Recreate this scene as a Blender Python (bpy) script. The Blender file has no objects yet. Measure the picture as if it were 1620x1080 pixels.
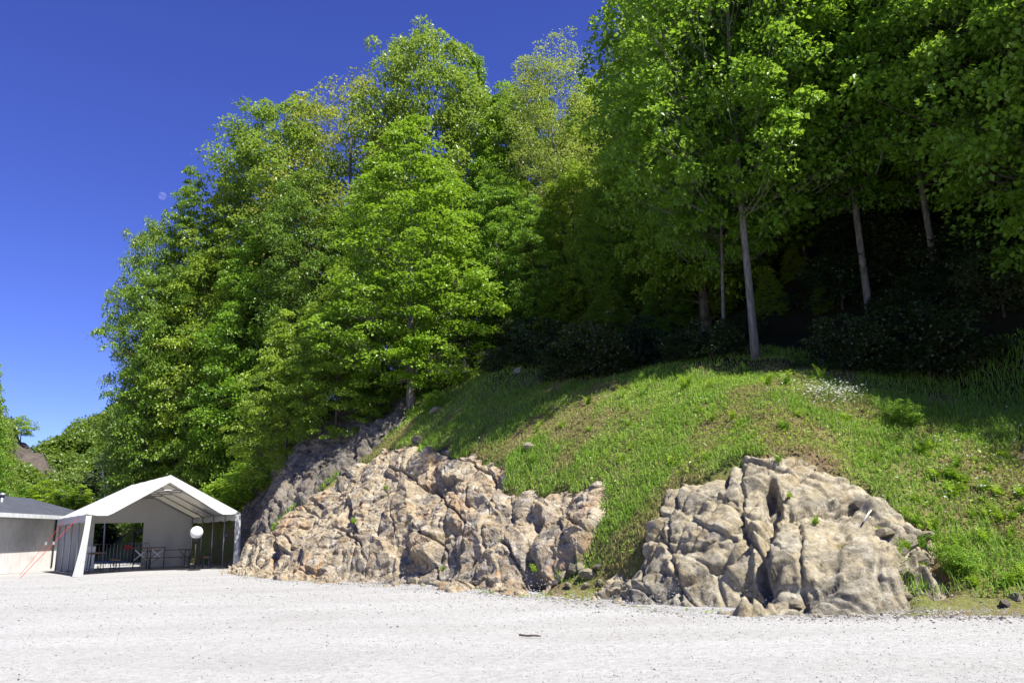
import bpy, math, random
import numpy as np

# ---------------------------------------------------------------- camera, sky, sun, exposure
SC = bpy.context.scene
COL = SC.collection
FPX, CX, CY = 1241.0, 810.0, 540.0            # focal length and centre of the 1620x1080 photograph
PITCH, ROLL, CAMZ = math.radians(13.5), math.radians(1.5), 1.22
_f = np.array([0, math.cos(PITCH), math.sin(PITCH)])
_u0 = np.array([0, -math.sin(PITCH), math.cos(PITCH)])
_r0 = np.array([1.0, 0, 0])
_U = _u0 * math.cos(ROLL) + _r0 * math.sin(ROLL)
_R = _r0 * math.cos(ROLL) - _u0 * math.sin(ROLL)
EYE = np.array([0, 0, CAMZ])

from mathutils import Matrix, Vector
cam = bpy.data.cameras.new('camera')
camo = bpy.data.objects.new('camera', cam)
COL.objects.link(camo)
cam.sensor_width = 36.0
cam.lens = 36.0 * FPX / 1620.0
cam.clip_start, cam.clip_end = 0.1, 20000
camo.matrix_world = Matrix(((_R[0], _U[0], -_f[0], EYE[0]), (_R[1], _U[1], -_f[1], EYE[1]),
                            (_R[2], _U[2], -_f[2], EYE[2]), (0, 0, 0, 1)))
SC.camera = camo

SUN_EL = math.radians(55)
SUN_H = np.array([0.71, -0.70]) / math.hypot(0.71, 0.70)          # horizontal direction towards the sun
SUN_D = np.array([SUN_H[0] * math.cos(SUN_EL), SUN_H[1] * math.cos(SUN_EL), math.sin(SUN_EL)])
world = bpy.data.worlds.new('World')
SC.world = world
world.use_nodes = True
wn, wl = world.node_tree.nodes, world.node_tree.links
wn.clear()
sky = wn.new('ShaderNodeTexSky')
sky.sky_type = 'NISHITA'
sky.sun_disc = False
sky.sun_elevation = SUN_EL
sky.sun_rotation = math.atan2(SUN_H[0], SUN_H[1])
sky.altitude = 900
sky.air_density, sky.dust_density, sky.ozone_density = 0.8, 0.05, 6.0
hsv = wn.new('ShaderNodeHueSaturation')
hsv.inputs['Saturation'].default_value = 1.15
hsv.inputs['Hue'].default_value = 0.529
hsv.inputs['Value'].default_value = 1.1
bg = wn.new('ShaderNodeBackground')
bg.inputs['Strength'].default_value = 0.078
wo = wn.new('ShaderNodeOutputWorld')
wl.new(sky.outputs[0], hsv.inputs['Color'])
wl.new(hsv.outputs[0], bg.inputs[0])
wl.new(bg.outputs[0], wo.inputs[0])

sl = bpy.data.lights.new('sun', 'SUN')
sl.energy, sl.angle, sl.color = 5.0, math.radians(0.53), (1.0, 0.96, 0.87)
so = bpy.data.objects.new('sun', sl)
COL.objects.link(so)
so.rotation_euler = Vector(SUN_D).to_track_quat('Z', 'Y').to_euler()
so.location = (20, -10, 40)

SC.view_settings.view_transform = 'Standard'
SC.view_settings.look = 'None'
SC.view_settings.gamma = 1.0
SC.view_settings.exposure = 1.3
SC.render.engine = 'CYCLES'
SC.cycles.max_bounces = 6
SC.cycles.diffuse_bounces = 3
SC.cycles.glossy_bounces = 2
SC.cycles.transmission_bounces = 3
SC.cycles.use_denoising = True
SC.cycles.denoiser = 'OPENIMAGEDENOISE'
SC.cycles.denoising_input_passes = 'RGB_ALBEDO_NORMAL'
SC.cycles.denoising_prefilter = 'ACCURATE'

# ---------------------------------------------------------------- photograph pixels -> directions
def ray(x, y):
    return _f + _R * (x - CX) / FPX + _U * (CY - y) / FPX
def at(x, y, Y):
    d = ray(x, y)
    return EYE + d * (Y / d[1])
def gnd(x, y):
    d = ray(x, y)
    return EYE + d * (-CAMZ / d[2])
def proj(P):
    q = np.asarray(P, float) - EYE
    k = q @ _f
    return np.stack([CX + FPX * (q @ _R) / k, CY - FPX * (q @ _U) / k], -1)

# ---------------------------------------------------------------- numpy noise
def _hash(*ks):
    h = np.uint32(2166136261)
    for k in ks:
        h = (h ^ np.asarray(k).astype(np.int64).astype(np.uint32)) * np.uint32(16777619)
        h = h ^ (h >> np.uint32(13))
        h = h * np.uint32(1274126177)
        h = h ^ (h >> np.uint32(16))
    return h.astype(np.float64) / 4294967295.0
np.seterr(over='ignore')
def vnoise(p, seed=0):
    p = np.asarray(p, float)
    i = np.floor(p).astype(np.int64)
    f = p - i
    f = f * f * (3 - 2 * f)
    out = 0
    D = p.shape[1]
    for c in range(2 ** D):
        w, ks = 1.0, []
        for d in range(D):
            b = (c >> d) & 1
            w = w * (f[:, d] if b else 1 - f[:, d])
            ks.append(i[:, d] + b)
        out = out + w * _hash(*ks, seed)
    return out * 2 - 1
def fbm(p, oct=4, seed=0, gain=0.5):
    p = np.asarray(p, float)
    a, s, out = 1.0, 1.0, 0
    for o in range(oct):
        out = out + a * vnoise(p * s + o * 17.3, seed + o)
        a *= gain
        s *= 2.03
    return out
def sstep(a, b, x):
    t = np.clip((x - a) / (b - a), 0, 1)
    return t * t * (3 - 2 * t)
def worley(uv, seed):
    i = np.floor(uv).astype(np.int64)
    n = len(uv)
    F1, F2 = np.full(n, 9.0), np.full(n, 9.0)
    c1, id1 = np.zeros((n, 2)), np.zeros((n, 2), np.int64)
    c2, id2 = np.zeros((n, 2)), np.zeros((n, 2), np.int64)
    for dx in (-1, 0, 1):
        for dy in (-1, 0, 1):
            a, b = i[:, 0] + dx, i[:, 1] + dy
            c = np.stack([a + 0.5 + 0.85 * (_hash(a, b, seed) - 0.5), b + 0.5 + 0.85 * (_hash(a, b, seed + 1) - 0.5)], 1)
            d = np.hypot(*(uv - c).T)
            near = d < F1
            sec = (~near) & (d < F2)
            ab = np.stack([a, b], 1)
            F2 = np.where(near, F1, np.where(sec, d, F2))
            c2[near], id2[near] = c1[near], id1[near]
            c2[sec], id2[sec] = c[sec], ab[sec]
            c1[near], id1[near] = c[near], ab[near]
            F1 = np.where(near, d, F1)
    return F1, F2, c1, id1, c2, id2

# ---------------------------------------------------------------- object helpers
def tag(o, label=None, cat=None, group=None, kind=None):
    if label: o['label'] = label
    if cat: o['category'] = cat
    if group: o['group'] = group
    if kind: o['kind'] = kind
    return o
def link(o, parent=None):
    COL.objects.link(o)
    if parent is not None: o.parent = parent
    return o
def empty(name, loc=(0, 0, 0), rz=0.0, sc=None):
    o = bpy.data.objects.new(name, None)
    o.empty_display_size = 0.2
    o.location = loc
    o.rotation_euler = (0, 0, rz)
    if sc is not None: o.scale = sc
    return link(o)
def mesh_data(name, V, F, mat, smooth=False, fattr=None, vcol=None):
    """F: (n,3) or (n,4) array, or a list of such arrays"""
    me = bpy.data.meshes.new(name)
    V = np.asarray(V, np.float32)
    Fs = F if isinstance(F, list) else [F]
    Fs = [np.asarray(f, np.int32) for f in Fs if len(f)]
    loops = np.concatenate([f.ravel() for f in Fs])
    tot = np.concatenate([np.full(len(f), f.shape[1], np.int32) for f in Fs])
    start = np.concatenate([[0], np.cumsum(tot)[:-1]]).astype(np.int32)
    me.vertices.add(len(V)); me.vertices.foreach_set('co', V.ravel())
    me.loops.add(len(loops)); me.loops.foreach_set('vertex_index', loops)
    me.polygons.add(len(tot)); me.polygons.foreach_set('loop_start', start)
    me.polygons.foreach_set('use_smooth', np.full(len(tot), smooth, bool))
    me.update(calc_edges=True)
    if fattr is not None:
        a = me.attributes.new('lv', 'FLOAT', 'FACE')
        a.data.foreach_set('value', np.asarray(fattr, np.float32))
    if vcol is not None:
        a = me.attributes.new('col', 'FLOAT_COLOR', 'POINT')
        a.data.foreach_set('color', np.concatenate([vcol, np.ones((len(vcol), 1))], 1).astype(np.float32).ravel())
    if mat is not None: me.materials.append(mat)
    return me
def mesh_obj(name, V, F, mat, parent=None, **k):
    return link(bpy.data.objects.new(name, mesh_data(name, V, F, mat, **k)), parent)
def copy_tree(o, parent=None):
    c = o.copy()
    link(c, parent)
    for ch in o.children: copy_tree(ch, c)
    return c

class MB:
    """collects simple shapes into one mesh"""
    def __init__(s): s.v, s.q, s.t, s.n = [], [], [], 0
    def add(s, V, quads=(), tris=()):
        V = np.asarray(V, float)
        if len(quads): s.q.append(np.asarray(quads) + s.n)
        if len(tris): s.t.append(np.asarray(tris) + s.n)
        s.v.append(V); s.n += len(V)
        return s
    def box(s, c, d, rz=0.0, M=None):
        x, y, z = np.array(d) / 2
        V = np.array([[a * x, b * y, e * z] for e in (-1, 1) for b in (-1, 1) for a in (-1, 1)])
        if rz: V = V @ np.array([[math.cos(rz), math.sin(rz), 0], [-math.sin(rz), math.cos(rz), 0], [0, 0, 1]])
        if M is not None: V = V @ np.asarray(M).T
        return s.add(V + np.array(c), [[0, 2, 3, 1], [4, 5, 7, 6], [0, 1, 5, 4], [2, 6, 7, 3], [0, 4, 6, 2], [1, 3, 7, 5]])
    def tube(s, pts, r, n=6, cap=True):
        pts = np.asarray(pts, float)
        r = np.broadcast_to(np.asarray(r, float), (len(pts),))
        T = np.gradient(pts, axis=0)
        T /= np.linalg.norm(T, axis=1)[:, None] + 1e-9
        a = np.array([0, 0, 1.0]) if abs(T[0, 2]) < 0.9 else np.array([1.0, 0, 0])
        A = np.cross(T, a); A /= np.linalg.norm(A, axis=1)[:, None] + 1e-9
        B = np.cross(T, A)
        ang = np.arange(n) * 2 * math.pi / n
        V = pts[:, None] + r[:, None, None] * (A[:, None] * np.cos(ang)[None, :, None] + B[:, None] * np.sin(ang)[None, :, None])
        m = len(pts)
        i, j = np.meshgrid(np.arange(m - 1), np.arange(n), indexing='ij')
        q = np.stack([i * n + j, i * n + (j + 1) % n, (i + 1) * n + (j + 1) % n, (i + 1) * n + j], -1).reshape(-1, 4)
        V = V.reshape(-1, 3)
        t = []
        if cap:
            k = len(V)
            V = np.concatenate([V, pts[:1], pts[-1:]])
            t = [[k, (j + 1) % n, j] for j in range(n)] + [[k + 1, (m - 1) * n + j, (m - 1) * n + (j + 1) % n] for j in range(n)]
        return s.add(V, q, t)
    def lathe(s, prof, c=(0, 0, 0), n=20):
        ang = np.arange(n) * 2 * math.pi / n
        V = np.array([[r * math.cos(a), r * math.sin(a), z] for r, z in prof for a in ang]) + np.array(c)
        m = len(prof)
        q = [[i * n + j, i * n + (j + 1) % n, (i + 1) * n + (j + 1) % n, (i + 1) * n + j] for i in range(m - 1) for j in range(n)]
        return s.add(V, q)
    def sheet(s, G):
        """grid of points (a, b, 3)"""
        G = np.asarray(G, float)
        a, b = G.shape[:2]
        i, j = np.meshgrid(np.arange(a - 1), np.arange(b - 1), indexing='ij')
        q = np.stack([i * b + j, (i + 1) * b + j, (i + 1) * b + j + 1, i * b + j + 1], -1).reshape(-1, 4)
        return s.add(G.reshape(-1, 3), q)
    def build(s, name, mat, parent=None, smooth=False):
        F = []
        if s.q: F.append(np.concatenate(s.q))
        if s.t: F.append(np.concatenate(s.t))
        return mesh_obj(name, np.concatenate(s.v), F, mat, parent, smooth=smooth)

# ---------------------------------------------------------------- materials
def newmat(name):
    m = bpy.data.materials.new(name)
    m.use_nodes = True
    n = m.node_tree.nodes
    n.clear()
    out = n.new('ShaderNodeOutputMaterial')
    return m, n, m.node_tree.links, out
def principled(n, l, out, rough=0.8, spec=0.3, col=None, metal=0.0):
    b = n.new('ShaderNodeBsdfPrincipled')
    b.inputs['Roughness'].default_value = rough
    b.inputs['Specular IOR Level'].default_value = spec
    b.inputs['Metallic'].default_value = metal
    if col is not None: b.inputs['Base Color'].default_value = (*col, 1)
    if out is not None: l.new(b.outputs[0], out.inputs[0])
    return b
def ramp(n, stops, interp='LINEAR'):
    r = n.new('ShaderNodeValToRGB')
    e = r.color_ramp.elements
    r.color_ramp.interpolation = interp
    while len(e) < len(stops): e.new(0.5)
    for x, (p, c) in zip(e, stops):
        x.position = p
        x.color = (*c, 1) if len(c) == 3 else c
    return r
def noise(n, l, scale, detail=6, rough=0.55, vec=None, dist=0.0):
    t = n.new('ShaderNodeTexNoise')
    t.inputs['Scale'].default_value = scale
    t.inputs['Detail'].default_value = detail
    t.inputs['Roughness'].default_value = rough
    t.inputs['Distortion'].default_value = dist
    if vec is not None: l.new(vec, t.inputs['Vector'])
    return t
def mixc(n, l, fac, a, b, mode='MIX'):
    x = n.new('ShaderNodeMix')
    x.data_type = 'RGBA'
    x.blend_type = mode
    for sock, v in ((x.inputs[0], fac), (x.inputs[6], a), (x.inputs[7], b)):
        if hasattr(v, 'links'): l.new(v, sock)
        elif isinstance(v, (tuple, list)): sock.default_value = (*v, 1)
        else: sock.default_value = v
    return x.outputs[2]
def coords(n, kind='Object', scale=None, rot=None, l=None):
    t = n.new('ShaderNodeTexCoord')
    if scale is None: return t.outputs[kind]
    m = n.new('ShaderNodeMapping')
    m.inputs['Scale'].default_value = scale
    if rot: m.inputs['Rotation'].default_value = rot
    l.new(t.outputs[kind], m.inputs['Vector'])
    return m.outputs[0]
def bump(n, l, bsdf, height, strength, dist):
    b = n.new('ShaderNodeBump')
    b.inputs['Strength'].default_value = strength
    b.inputs['Distance'].default_value = dist
    l.new(height, b.inputs['Height'])
    l.new(b.outputs[0], bsdf.inputs['Normal'])

def plain(name, col, rough=0.7, spec=0.3, metal=0.0, var=0.15, scale=6.0):
    m, n, l, out = newmat(name)
    b = principled(n, l, out, rough, spec, col, metal)
    t = noise(n, l, scale, 5, 0.6, coords(n))
    r = ramp(n, [(0.3, tuple(c * (1 - var) for c in col)), (0.7, tuple(min(1, c * (1 + var)) for c in col))])
    l.new(t.outputs[0], r.inputs[0])
    l.new(r.outputs[0], b.inputs['Base Color'])
    return m

def leaf_mat(name, dark, light, trans=(0.36, 0.52, 0.04), tfac=0.45, huevar=0.022, valvar=0.5):
    m, n, l, out = newmat(name)
    a = n.new('ShaderNodeAttribute'); a.attribute_name = 'lv'
    oi = n.new('ShaderNodeObjectInfo')
    c = mixc(n, l, a.outputs['Fac'], dark, light)
    h = n.new('ShaderNodeHueSaturation')
    mr = n.new('ShaderNodeMapRange')
    mr.inputs[3].default_value, mr.inputs[4].default_value = 0.5 - huevar, 0.5 + huevar
    l.new(oi.outputs['Random'], mr.inputs[0]); l.new(mr.outputs[0], h.inputs['Hue'])
    mv = n.new('ShaderNodeMapRange')
    mv.inputs[3].default_value, mv.inputs[4].default_value = 1 + valvar * 0.5, 1 - valvar * 0.5
    l.new(oi.outputs['Random'], mv.inputs[0]); l.new(mv.outputs[0], h.inputs['Value'])
    l.new(c, h.inputs['Color'])
    b = principled(n, l, None, 0.42, 0.5)
    l.new(h.outputs[0], b.inputs['Base Color'])
    t = n.new('ShaderNodeBsdfTranslucent')
    tc = mixc(n, l, 0.5, h.outputs[0], trans)
    l.new(tc, t.inputs['Color'])
    mx = n.new('ShaderNodeMixShader')
    mx.inputs[0].default_value = tfac
    l.new(b.outputs[0], mx.inputs[1]); l.new(t.outputs[0], mx.inputs[2])
    l.new(mx.outputs[0], out.inputs[0])
    return m
LEAF = {
    'lime':  leaf_mat('lime_leaf', (0.110, 0.211, 0.012), (0.218, 0.369, 0.019)),
    'maple': leaf_mat('maple_leaf', (0.103, 0.208, 0.016), (0.241, 0.392, 0.032)),
    'beech': leaf_mat('beech_leaf', (0.087, 0.166, 0.014), (0.204, 0.313, 0.021)),
    'tall':  leaf_mat('tall_leaf', (0.095, 0.172, 0.023), (0.204, 0.299, 0.040)),
    'airy':  leaf_mat('airy_leaf', (0.189, 0.222, 0.052), (0.320, 0.351, 0.088)),
    'olive': leaf_mat('olive_leaf', (0.153, 0.178, 0.031), (0.262, 0.274, 0.050)),
    'shade': leaf_mat('shade_dark_leaf', (0.018, 0.036, 0.010), (0.038, 0.066, 0.015), tfac=0.15, trans=(0.05, 0.09, 0.01)),  # darkened leaf colour standing in for deep shade inside the wood
    'needle': leaf_mat('needle_leaf', (0.018, 0.035, 0.012), (0.037, 0.061, 0.016), tfac=0.1),
    'far':   leaf_mat('far_leaf', (0.061, 0.116, 0.013), (0.143, 0.205, 0.025), huevar=0.0, valvar=0.0),
}
def bark_mat(name, a, b):
    m, n, l, out = newmat(name)
    p = principled(n, l, out, 0.9, 0.15)
    v = coords(n, 'Object', (6, 6, 1.6), None, l)
    t = noise(n, l, 2.0, 7, 0.65, v)
    r = ramp(n, [(0.32, a), (0.5, tuple((x + y) / 2 for x, y in zip(a, b))), (0.68, b)])
    l.new(t.outputs[0], r.inputs[0]); l.new(r.outputs[0], p.inputs['Base Color'])
    bump(n, l, p, t.outputs[0], 0.6, 0.03)
    return m
BARK = {'pale': bark_mat('pale_bark', (0.055, 0.05, 0.042), (0.21, 0.195, 0.17)), 'dark': bark_mat('dark_bark', (0.035, 0.028, 0.02), (0.13, 0.11, 0.085))}

def vcol_mat(name, rough=0.6, tfac=0.3):
    m, n, l, out = newmat(name)
    a = n.new('ShaderNodeAttribute'); a.attribute_name = 'col'
    b = principled(n, l, None, rough, 0.25)
    l.new(a.outputs['Color'], b.inputs['Base Color'])
    t = n.new('ShaderNodeBsdfTranslucent')
    l.new(a.outputs['Color'], t.inputs['Color'])
    mx = n.new('ShaderNodeMixShader'); mx.inputs[0].default_value = tfac
    l.new(b.outputs[0], mx.inputs[1]); l.new(t.outputs[0], mx.inputs[2]); l.new(mx.outputs[0], out.inputs[0])
    return m
M_GRASS = vcol_mat('grass_blades', 0.55, 0.45)
M_STONE_V = vcol_mat('gravel_stones', 0.85, 0.0)

def rock_mat(name, base, grey, white, rust, rust_amt, rot):
    m, n, l, out = newmat(name)
    p = principled(n, l, out, 0.88, 0.2)
    v = coords(n)
    vs = coords(n, 'Object', (1.0, 1.0, 2.6), rot, l)
    big = noise(n, l, 0.55, 5, 0.6, vs, 0.6)
    mid = noise(n, l, 2.4, 8, 0.68, vs, 0.8)
    fine = noise(n, l, 14.0, 8, 0.72, v)
    r1 = ramp(n, [(0.36, grey), (0.5, base), (0.66, tuple(x * 1.12 for x in base))])
    l.new(big.outputs[0], r1.inputs[0])
    r2 = ramp(n, [(0.46, (0, 0, 0)), (0.66, (1, 1, 1))]); l.new(mid.outputs[0], r2.inputs[0])
    c = mixc(n, l, r2.outputs[0], r1.outputs[0], white)
    st = noise(n, l, 0.9, 6, 0.62, coords(n, 'Object', (1.3, 1.3, 0.8), (0.4, 0.2, 1.0), l), 1.2)
    r3 = ramp(n, [(0.53, (0, 0, 0)), (0.68, (rust_amt,) * 3)]); l.new(st.outputs[0], r3.inputs[0])
    c = mixc(n, l, r3.outputs[0], c, rust)
    lich = noise(n, l, 5.0, 6, 0.7, v, 0.5)
    r4 = ramp(n, [(0.54, (0, 0, 0)), (0.66, (0.75,) * 3)]); l.new(lich.outputs[0], r4.inputs[0])
    c = mixc(n, l, r4.outputs[0], c, tuple(x * 0.38 for x in grey))
    r5 = ramp(n, [(0.28, (0.45, 0.44, 0.43)), (0.5, (0.95, 0.95, 0.95)), (0.75, (1.3, 1.3, 1.3))]); l.new(fine.outputs[0], r5.inputs[0])
    c = mixc(n, l, 1.0, c, r5.outputs[0], 'MULTIPLY')
    l.new(c, p.inputs['Base Color'])
    bump(n, l, p, fine.outputs[0], 0.9, 0.05)
    return m
M_ROCKL = rock_mat('outcrop_rock_rusty', (0.260, 0.207, 0.133), (0.138, 0.122, 0.101), (0.374, 0.340, 0.281), (0.308, 0.154, 0.053), 0.5, (0.0, 0.6, 0.5))
M_ROCKR = rock_mat('outcrop_rock_tan', (0.275, 0.235, 0.155), (0.170, 0.155, 0.122), (0.365, 0.333, 0.260), (0.275, 0.186, 0.082), 0.5, (0.3, 0.0, 0.9))
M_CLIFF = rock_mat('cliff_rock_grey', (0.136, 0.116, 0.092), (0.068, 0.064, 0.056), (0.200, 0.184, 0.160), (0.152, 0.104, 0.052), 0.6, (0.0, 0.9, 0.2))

def ground_mat():
    m, n, l, out = newmat('white_gravel')
    p = principled(n, l, out, 0.95, 0.1)
    v = coords(n)
    a = noise(n, l, 0.6, 6, 0.62, coords(n, 'Object', (0.45, 1.3, 1.0), (0, 0, 0.5), l), 0.4)
    b = noise(n, l, 9.0, 8, 0.75, v)
    f = n.new('ShaderNodeTexVoronoi'); f.inputs['Scale'].default_value = 42.0; l.new(v, f.inputs['Vector'])
    r1 = ramp(n, [(0.3, (0.245, 0.242, 0.236)), (0.7, (0.305, 0.304, 0.302))]); l.new(a.outputs[0], r1.inputs[0])
    r2 = ramp(n, [(0.25, (0.74, 0.73, 0.72)), (0.55, (1.04, 1.04, 1.04)), (0.8, (1.2, 1.2, 1.2))]); l.new(b.outputs[0], r2.inputs[0])
    c = mixc(n, l, 1.0, r1.outputs[0], r2.outputs[0], 'MULTIPLY')
    bw = n.new('ShaderNodeRGBToBW'); l.new(f.outputs['Color'], bw.inputs[0])
    r3 = ramp(n, [(0.0, (0.78, 0.77, 0.76)), (0.25, (1, 1, 1)), (1.0, (1.1, 1.1, 1.1))]); l.new(bw.outputs[0], r3.inputs[0])
    c = mixc(n, l, 1.0, c, r3.outputs[0], 'MULTIPLY')
    l.new(c, p.inputs['Base Color'])
    bump(n, l, p, b.outputs[0], 0.5, 0.03)
    return m
def soil_mat():
    m, n, l, out = newmat('hill_soil')
    p = principled(n, l, out, 0.95, 0.1)
    v = coords(n)
    a = noise(n, l, 0.9, 6, 0.6, v, 0.4)
    b = noise(n, l, 12.0, 7, 0.7, v)
    r = ramp(n, [(0.35, (0.10, 0.135, 0.030)), (0.5, (0.14, 0.135, 0.045)), (0.64, (0.15, 0.11, 0.06))]); l.new(a.outputs[0], r.inputs[0])
    r2 = ramp(n, [(0.25, (0.5, 0.5, 0.5)), (0.75, (1.4, 1.4, 1.4))]); l.new(b.outputs[0], r2.inputs[0])
    c = mixc(n, l, 1.0, r.outputs[0], r2.outputs[0], 'MULTIPLY')
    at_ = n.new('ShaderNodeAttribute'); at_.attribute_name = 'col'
    shade_litter = mixc(n, l, 1.0, (0.018, 0.019, 0.009), r2.outputs[0], 'MULTIPLY')      # leaf litter under the trees, colour darkened further to paint in the wood's shade
    c = mixc(n, l, at_.outputs['Fac'], c, shade_litter)
    l.new(c, p.inputs['Base Color'])
    bump(n, l, p, b.outputs[0], 0.8, 0.06)
    return m
M_GROUND, M_SOIL = ground_mat(), soil_mat()

# ---------------------------------------------------------------- ground
def sheet_grid(xs, ys, zf):
    X, Y = np.meshgrid(xs, ys, indexing='ij')
    P = np.stack([X.ravel(), Y.ravel()], 1)
    Z = zf(P)
    V = np.concatenate([P, Z[:, None]], 1)
    a, b = len(xs), len(ys)
    i, j = np.meshgrid(np.arange(a - 1), np.arange(b - 1), indexing='ij')
    Q = np.stack([i * b + j, (i + 1) * b + j, (i + 1) * b + j + 1, i * b + j + 1], -1).reshape(-1, 4)
    return V, Q
gx = np.concatenate([[-4000, -800, -200, -80], np.arange(-30, 20.1, 0.5), [60, 200, 800, 4000]])
gy = np.concatenate([[-4000, -500, -60, -10], np.arange(0, 42.1, 0.5), [60, 120, 300, 900, 4000]])
def ground_z(P):
    near = (np.abs(P[:, 0]) < 40) & (P[:, 1] > -5) & (P[:, 1] < 45)
    return np.where(near, 0.012 * fbm(P * 0.35, 3, 5), 0.0)
tag(mesh_obj('gravel_ground', *sheet_grid(gx, gy, ground_z), M_GROUND, smooth=True), 'flat open lot of pale crushed gravel', 'ground', kind='structure')

# ---------------------------------------------------------------- hill: a surface through landmarks of the slope
base_px = [(370, 903), (430, 912), (500, 918), (600, 924), (700, 930), (820, 939), (930, 947), (1050, 960), (1150, 966), (1280, 970),
           (1400, 970), (1520, 968), (1620, 972)]
BASE = np.array([(-42, 110), (-38, 75), (-30, 57), (-22, 47), (-16.2, 40.5), (-12.4, 36.2), (-11.2, 33)] + [tuple(gnd(*p)[:2]) for p in base_px] +
                [(9.5, 8.6), (13, 6.4), (20, 3.5), (40, -4)])
def base_dist(P):
    """signed distance to the foot of the hill, positive on the hill side"""
    best = np.full(len(P), 1e9)
    sg = np.ones(len(P))
    for a, b in zip(BASE[:-1], BASE[1:]):
        d = b - a
        t = np.clip(((P - a) @ d) / (d @ d), 0, 1)
        q = P - (a + t[:, None] * d)
        dist = np.hypot(q[:, 0], q[:, 1])
        s = d[0] * (P[:, 1] - a[1]) - d[1] * (P[:, 0] - a[0])
        m = dist < best - 1e-9
        best[m] = dist[m]
        sg[m] = np.where(s[m] >= 0, 1, -1)
    return best * sg
ctrl = [(b[0], b[1], 0.0) for b in BASE]
land = [  # pixel x, y and distance of points on the slope
    (1200, 735, 13.9), (1290, 748, 13.6), (1060, 790, 14.6), (1130, 762, 14.2), (1400, 835, 12.7), (1480, 850, 12.6), (1550, 850, 12.6), (1620, 840, 12.4),
    (1350, 720, 14.3), (1500, 740, 13.9), (1620, 760, 13.4), (1000, 720, 16.7), (980, 800, 15.8), (920, 860, 15.8), (1100, 690, 16.2),
    (1250, 612, 17.2), (1380, 640, 16.2), (1620, 700, 14.4), (950, 635, 21.0), (1100, 618, 18.9),
    (880, 778, 18.2), (730, 745, 21.6), (800, 760, 19.8), (640, 726, 25.0), (560, 782, 25.2), (500, 832, 26.0), (440, 872, 27.5), (600, 732, 27.0),
    (850, 700, 20.5), (760, 680, 23.6), (640, 686, 28.6), (700, 640, 28.2), (780, 590, 28.0), (860, 600, 26.0),
    (1195, 572, 21.0), (1145, 566, 22.0), (1000, 575, 25.5), (1380, 545, 21.5), (1500, 600, 18.5), (1620, 610, 17.0), (900, 555, 30.0), (1600, 520, 22.0)]
ctrl += [tuple(at(*l)) for l in land]
ctrl += [(-12.3, 38.5, 3.4), (-10.8, 35.4, 3.7), (-9.4, 33.4, 4.3), (-7.6, 32.6, 5.7), (-9.5, 37.5, 6.2), (-6.0, 36, 7.6), (-12.5, 42, 5.0), (-16, 45, 4.2), (-3.0, 33, 7.4)]
for i, (bx, by) in enumerate(BASE[1:]):
    n = np.array([0.76, 0.65]) if by < 40 else np.array([0.80, 0.60])
    for s, z in ((15, 9.8), (26, 17), (45, 29), (75, 44)):
        if i % 2 == (s > 20): ctrl.append((bx + n[0] * s, by + n[1] * s, z))
ctrl = np.array(ctrl)
def _k(r2): return np.where(r2 > 1e-12, 0.5 * r2 * np.log(np.maximum(r2, 1e-12)), 0)
C2 = ctrl[:, :2] / 10
_A = _k(((C2[:, None] - C2[None]) ** 2).sum(-1)) + np.eye(len(C2)) * 0.004
_Pm = np.concatenate([np.ones((len(C2), 1)), C2], 1)
_S = np.block([[_A, _Pm], [_Pm.T, np.zeros((3, 3))]])
_w = np.linalg.solve(_S, np.concatenate([ctrl[:, 2], np.zeros(3)]))
def tps(P):
    out = np.empty(len(P))
    for a in range(0, len(P), 20000):
        q = P[a:a + 20000] / 10
        out[a:a + 20000] = _k(((q[:, None] - C2[None]) ** 2).sum(-1)) @ _w[:-3] + _w[-3] + q @ _w[-2:]
    return out
def hill_exact(P):
    s = base_dist(P) + 0.22 * fbm(P * 0.9, 3, 3)
    z = np.maximum(tps(P), 0.15 * np.clip(s, 0, 3))
    z = z * sstep(-0.1, 0.7, s) + 0.03
    z = z + 0.16 * fbm(P * 0.55, 4, 7) * sstep(0.5, 3, s)
    return np.where(s < 0, 0.03 + s * 0.16, z)
hx = np.concatenate([np.arange(-60, -14, 1.2), np.arange(-14, 13, 0.16), np.arange(13, 70, 1.5)])
hy = np.concatenate([np.arange(-6, 8, 1.0), np.arange(8, 36, 0.16), np.arange(36, 60, 0.6), np.arange(60, 140, 2.5)])
_HV, _HQ = sheet_grid(hx, hy, hill_exact)
HZ = _HV[:, 2].reshape(len(hx), len(hy)).copy()
def hillz(P):
    P = np.atleast_2d(np.asarray(P, float))
    i = np.clip(np.searchsorted(hx, P[:, 0]) - 1, 0, len(hx) - 2)
    j = np.clip(np.searchsorted(hy, P[:, 1]) - 1, 0, len(hy) - 2)
    a = np.clip((P[:, 0] - hx[i]) / (hx[i + 1] - hx[i]), 0, 1)
    b = np.clip((P[:, 1] - hy[j]) / (hy[j + 1] - hy[j]), 0, 1)
    return (HZ[i, j] * (1 - a) * (1 - b) + HZ[i + 1, j] * a * (1 - b) + HZ[i, j + 1] * (1 - a) * b + HZ[i + 1, j + 1] * a * b)
def hz1(x, y): return float(hillz([[x, y]])[0])
def hit(px, py, far=60.0):
    """where the line of sight through a pixel meets the slope or the ground"""
    d = ray(px, py)
    t = np.linspace(5, far, 1600) / d[1]
    P = EYE + d[None] * t[:, None]
    g = np.maximum(hillz(P[:, :2]), 0)
    below = np.nonzero(P[:, 2] <= g)[0]
    k = below[0] if len(below) else int(np.argmin(P[:, 2] - g))
    return np.array([P[k, 0], P[k, 1], g[k]])
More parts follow.
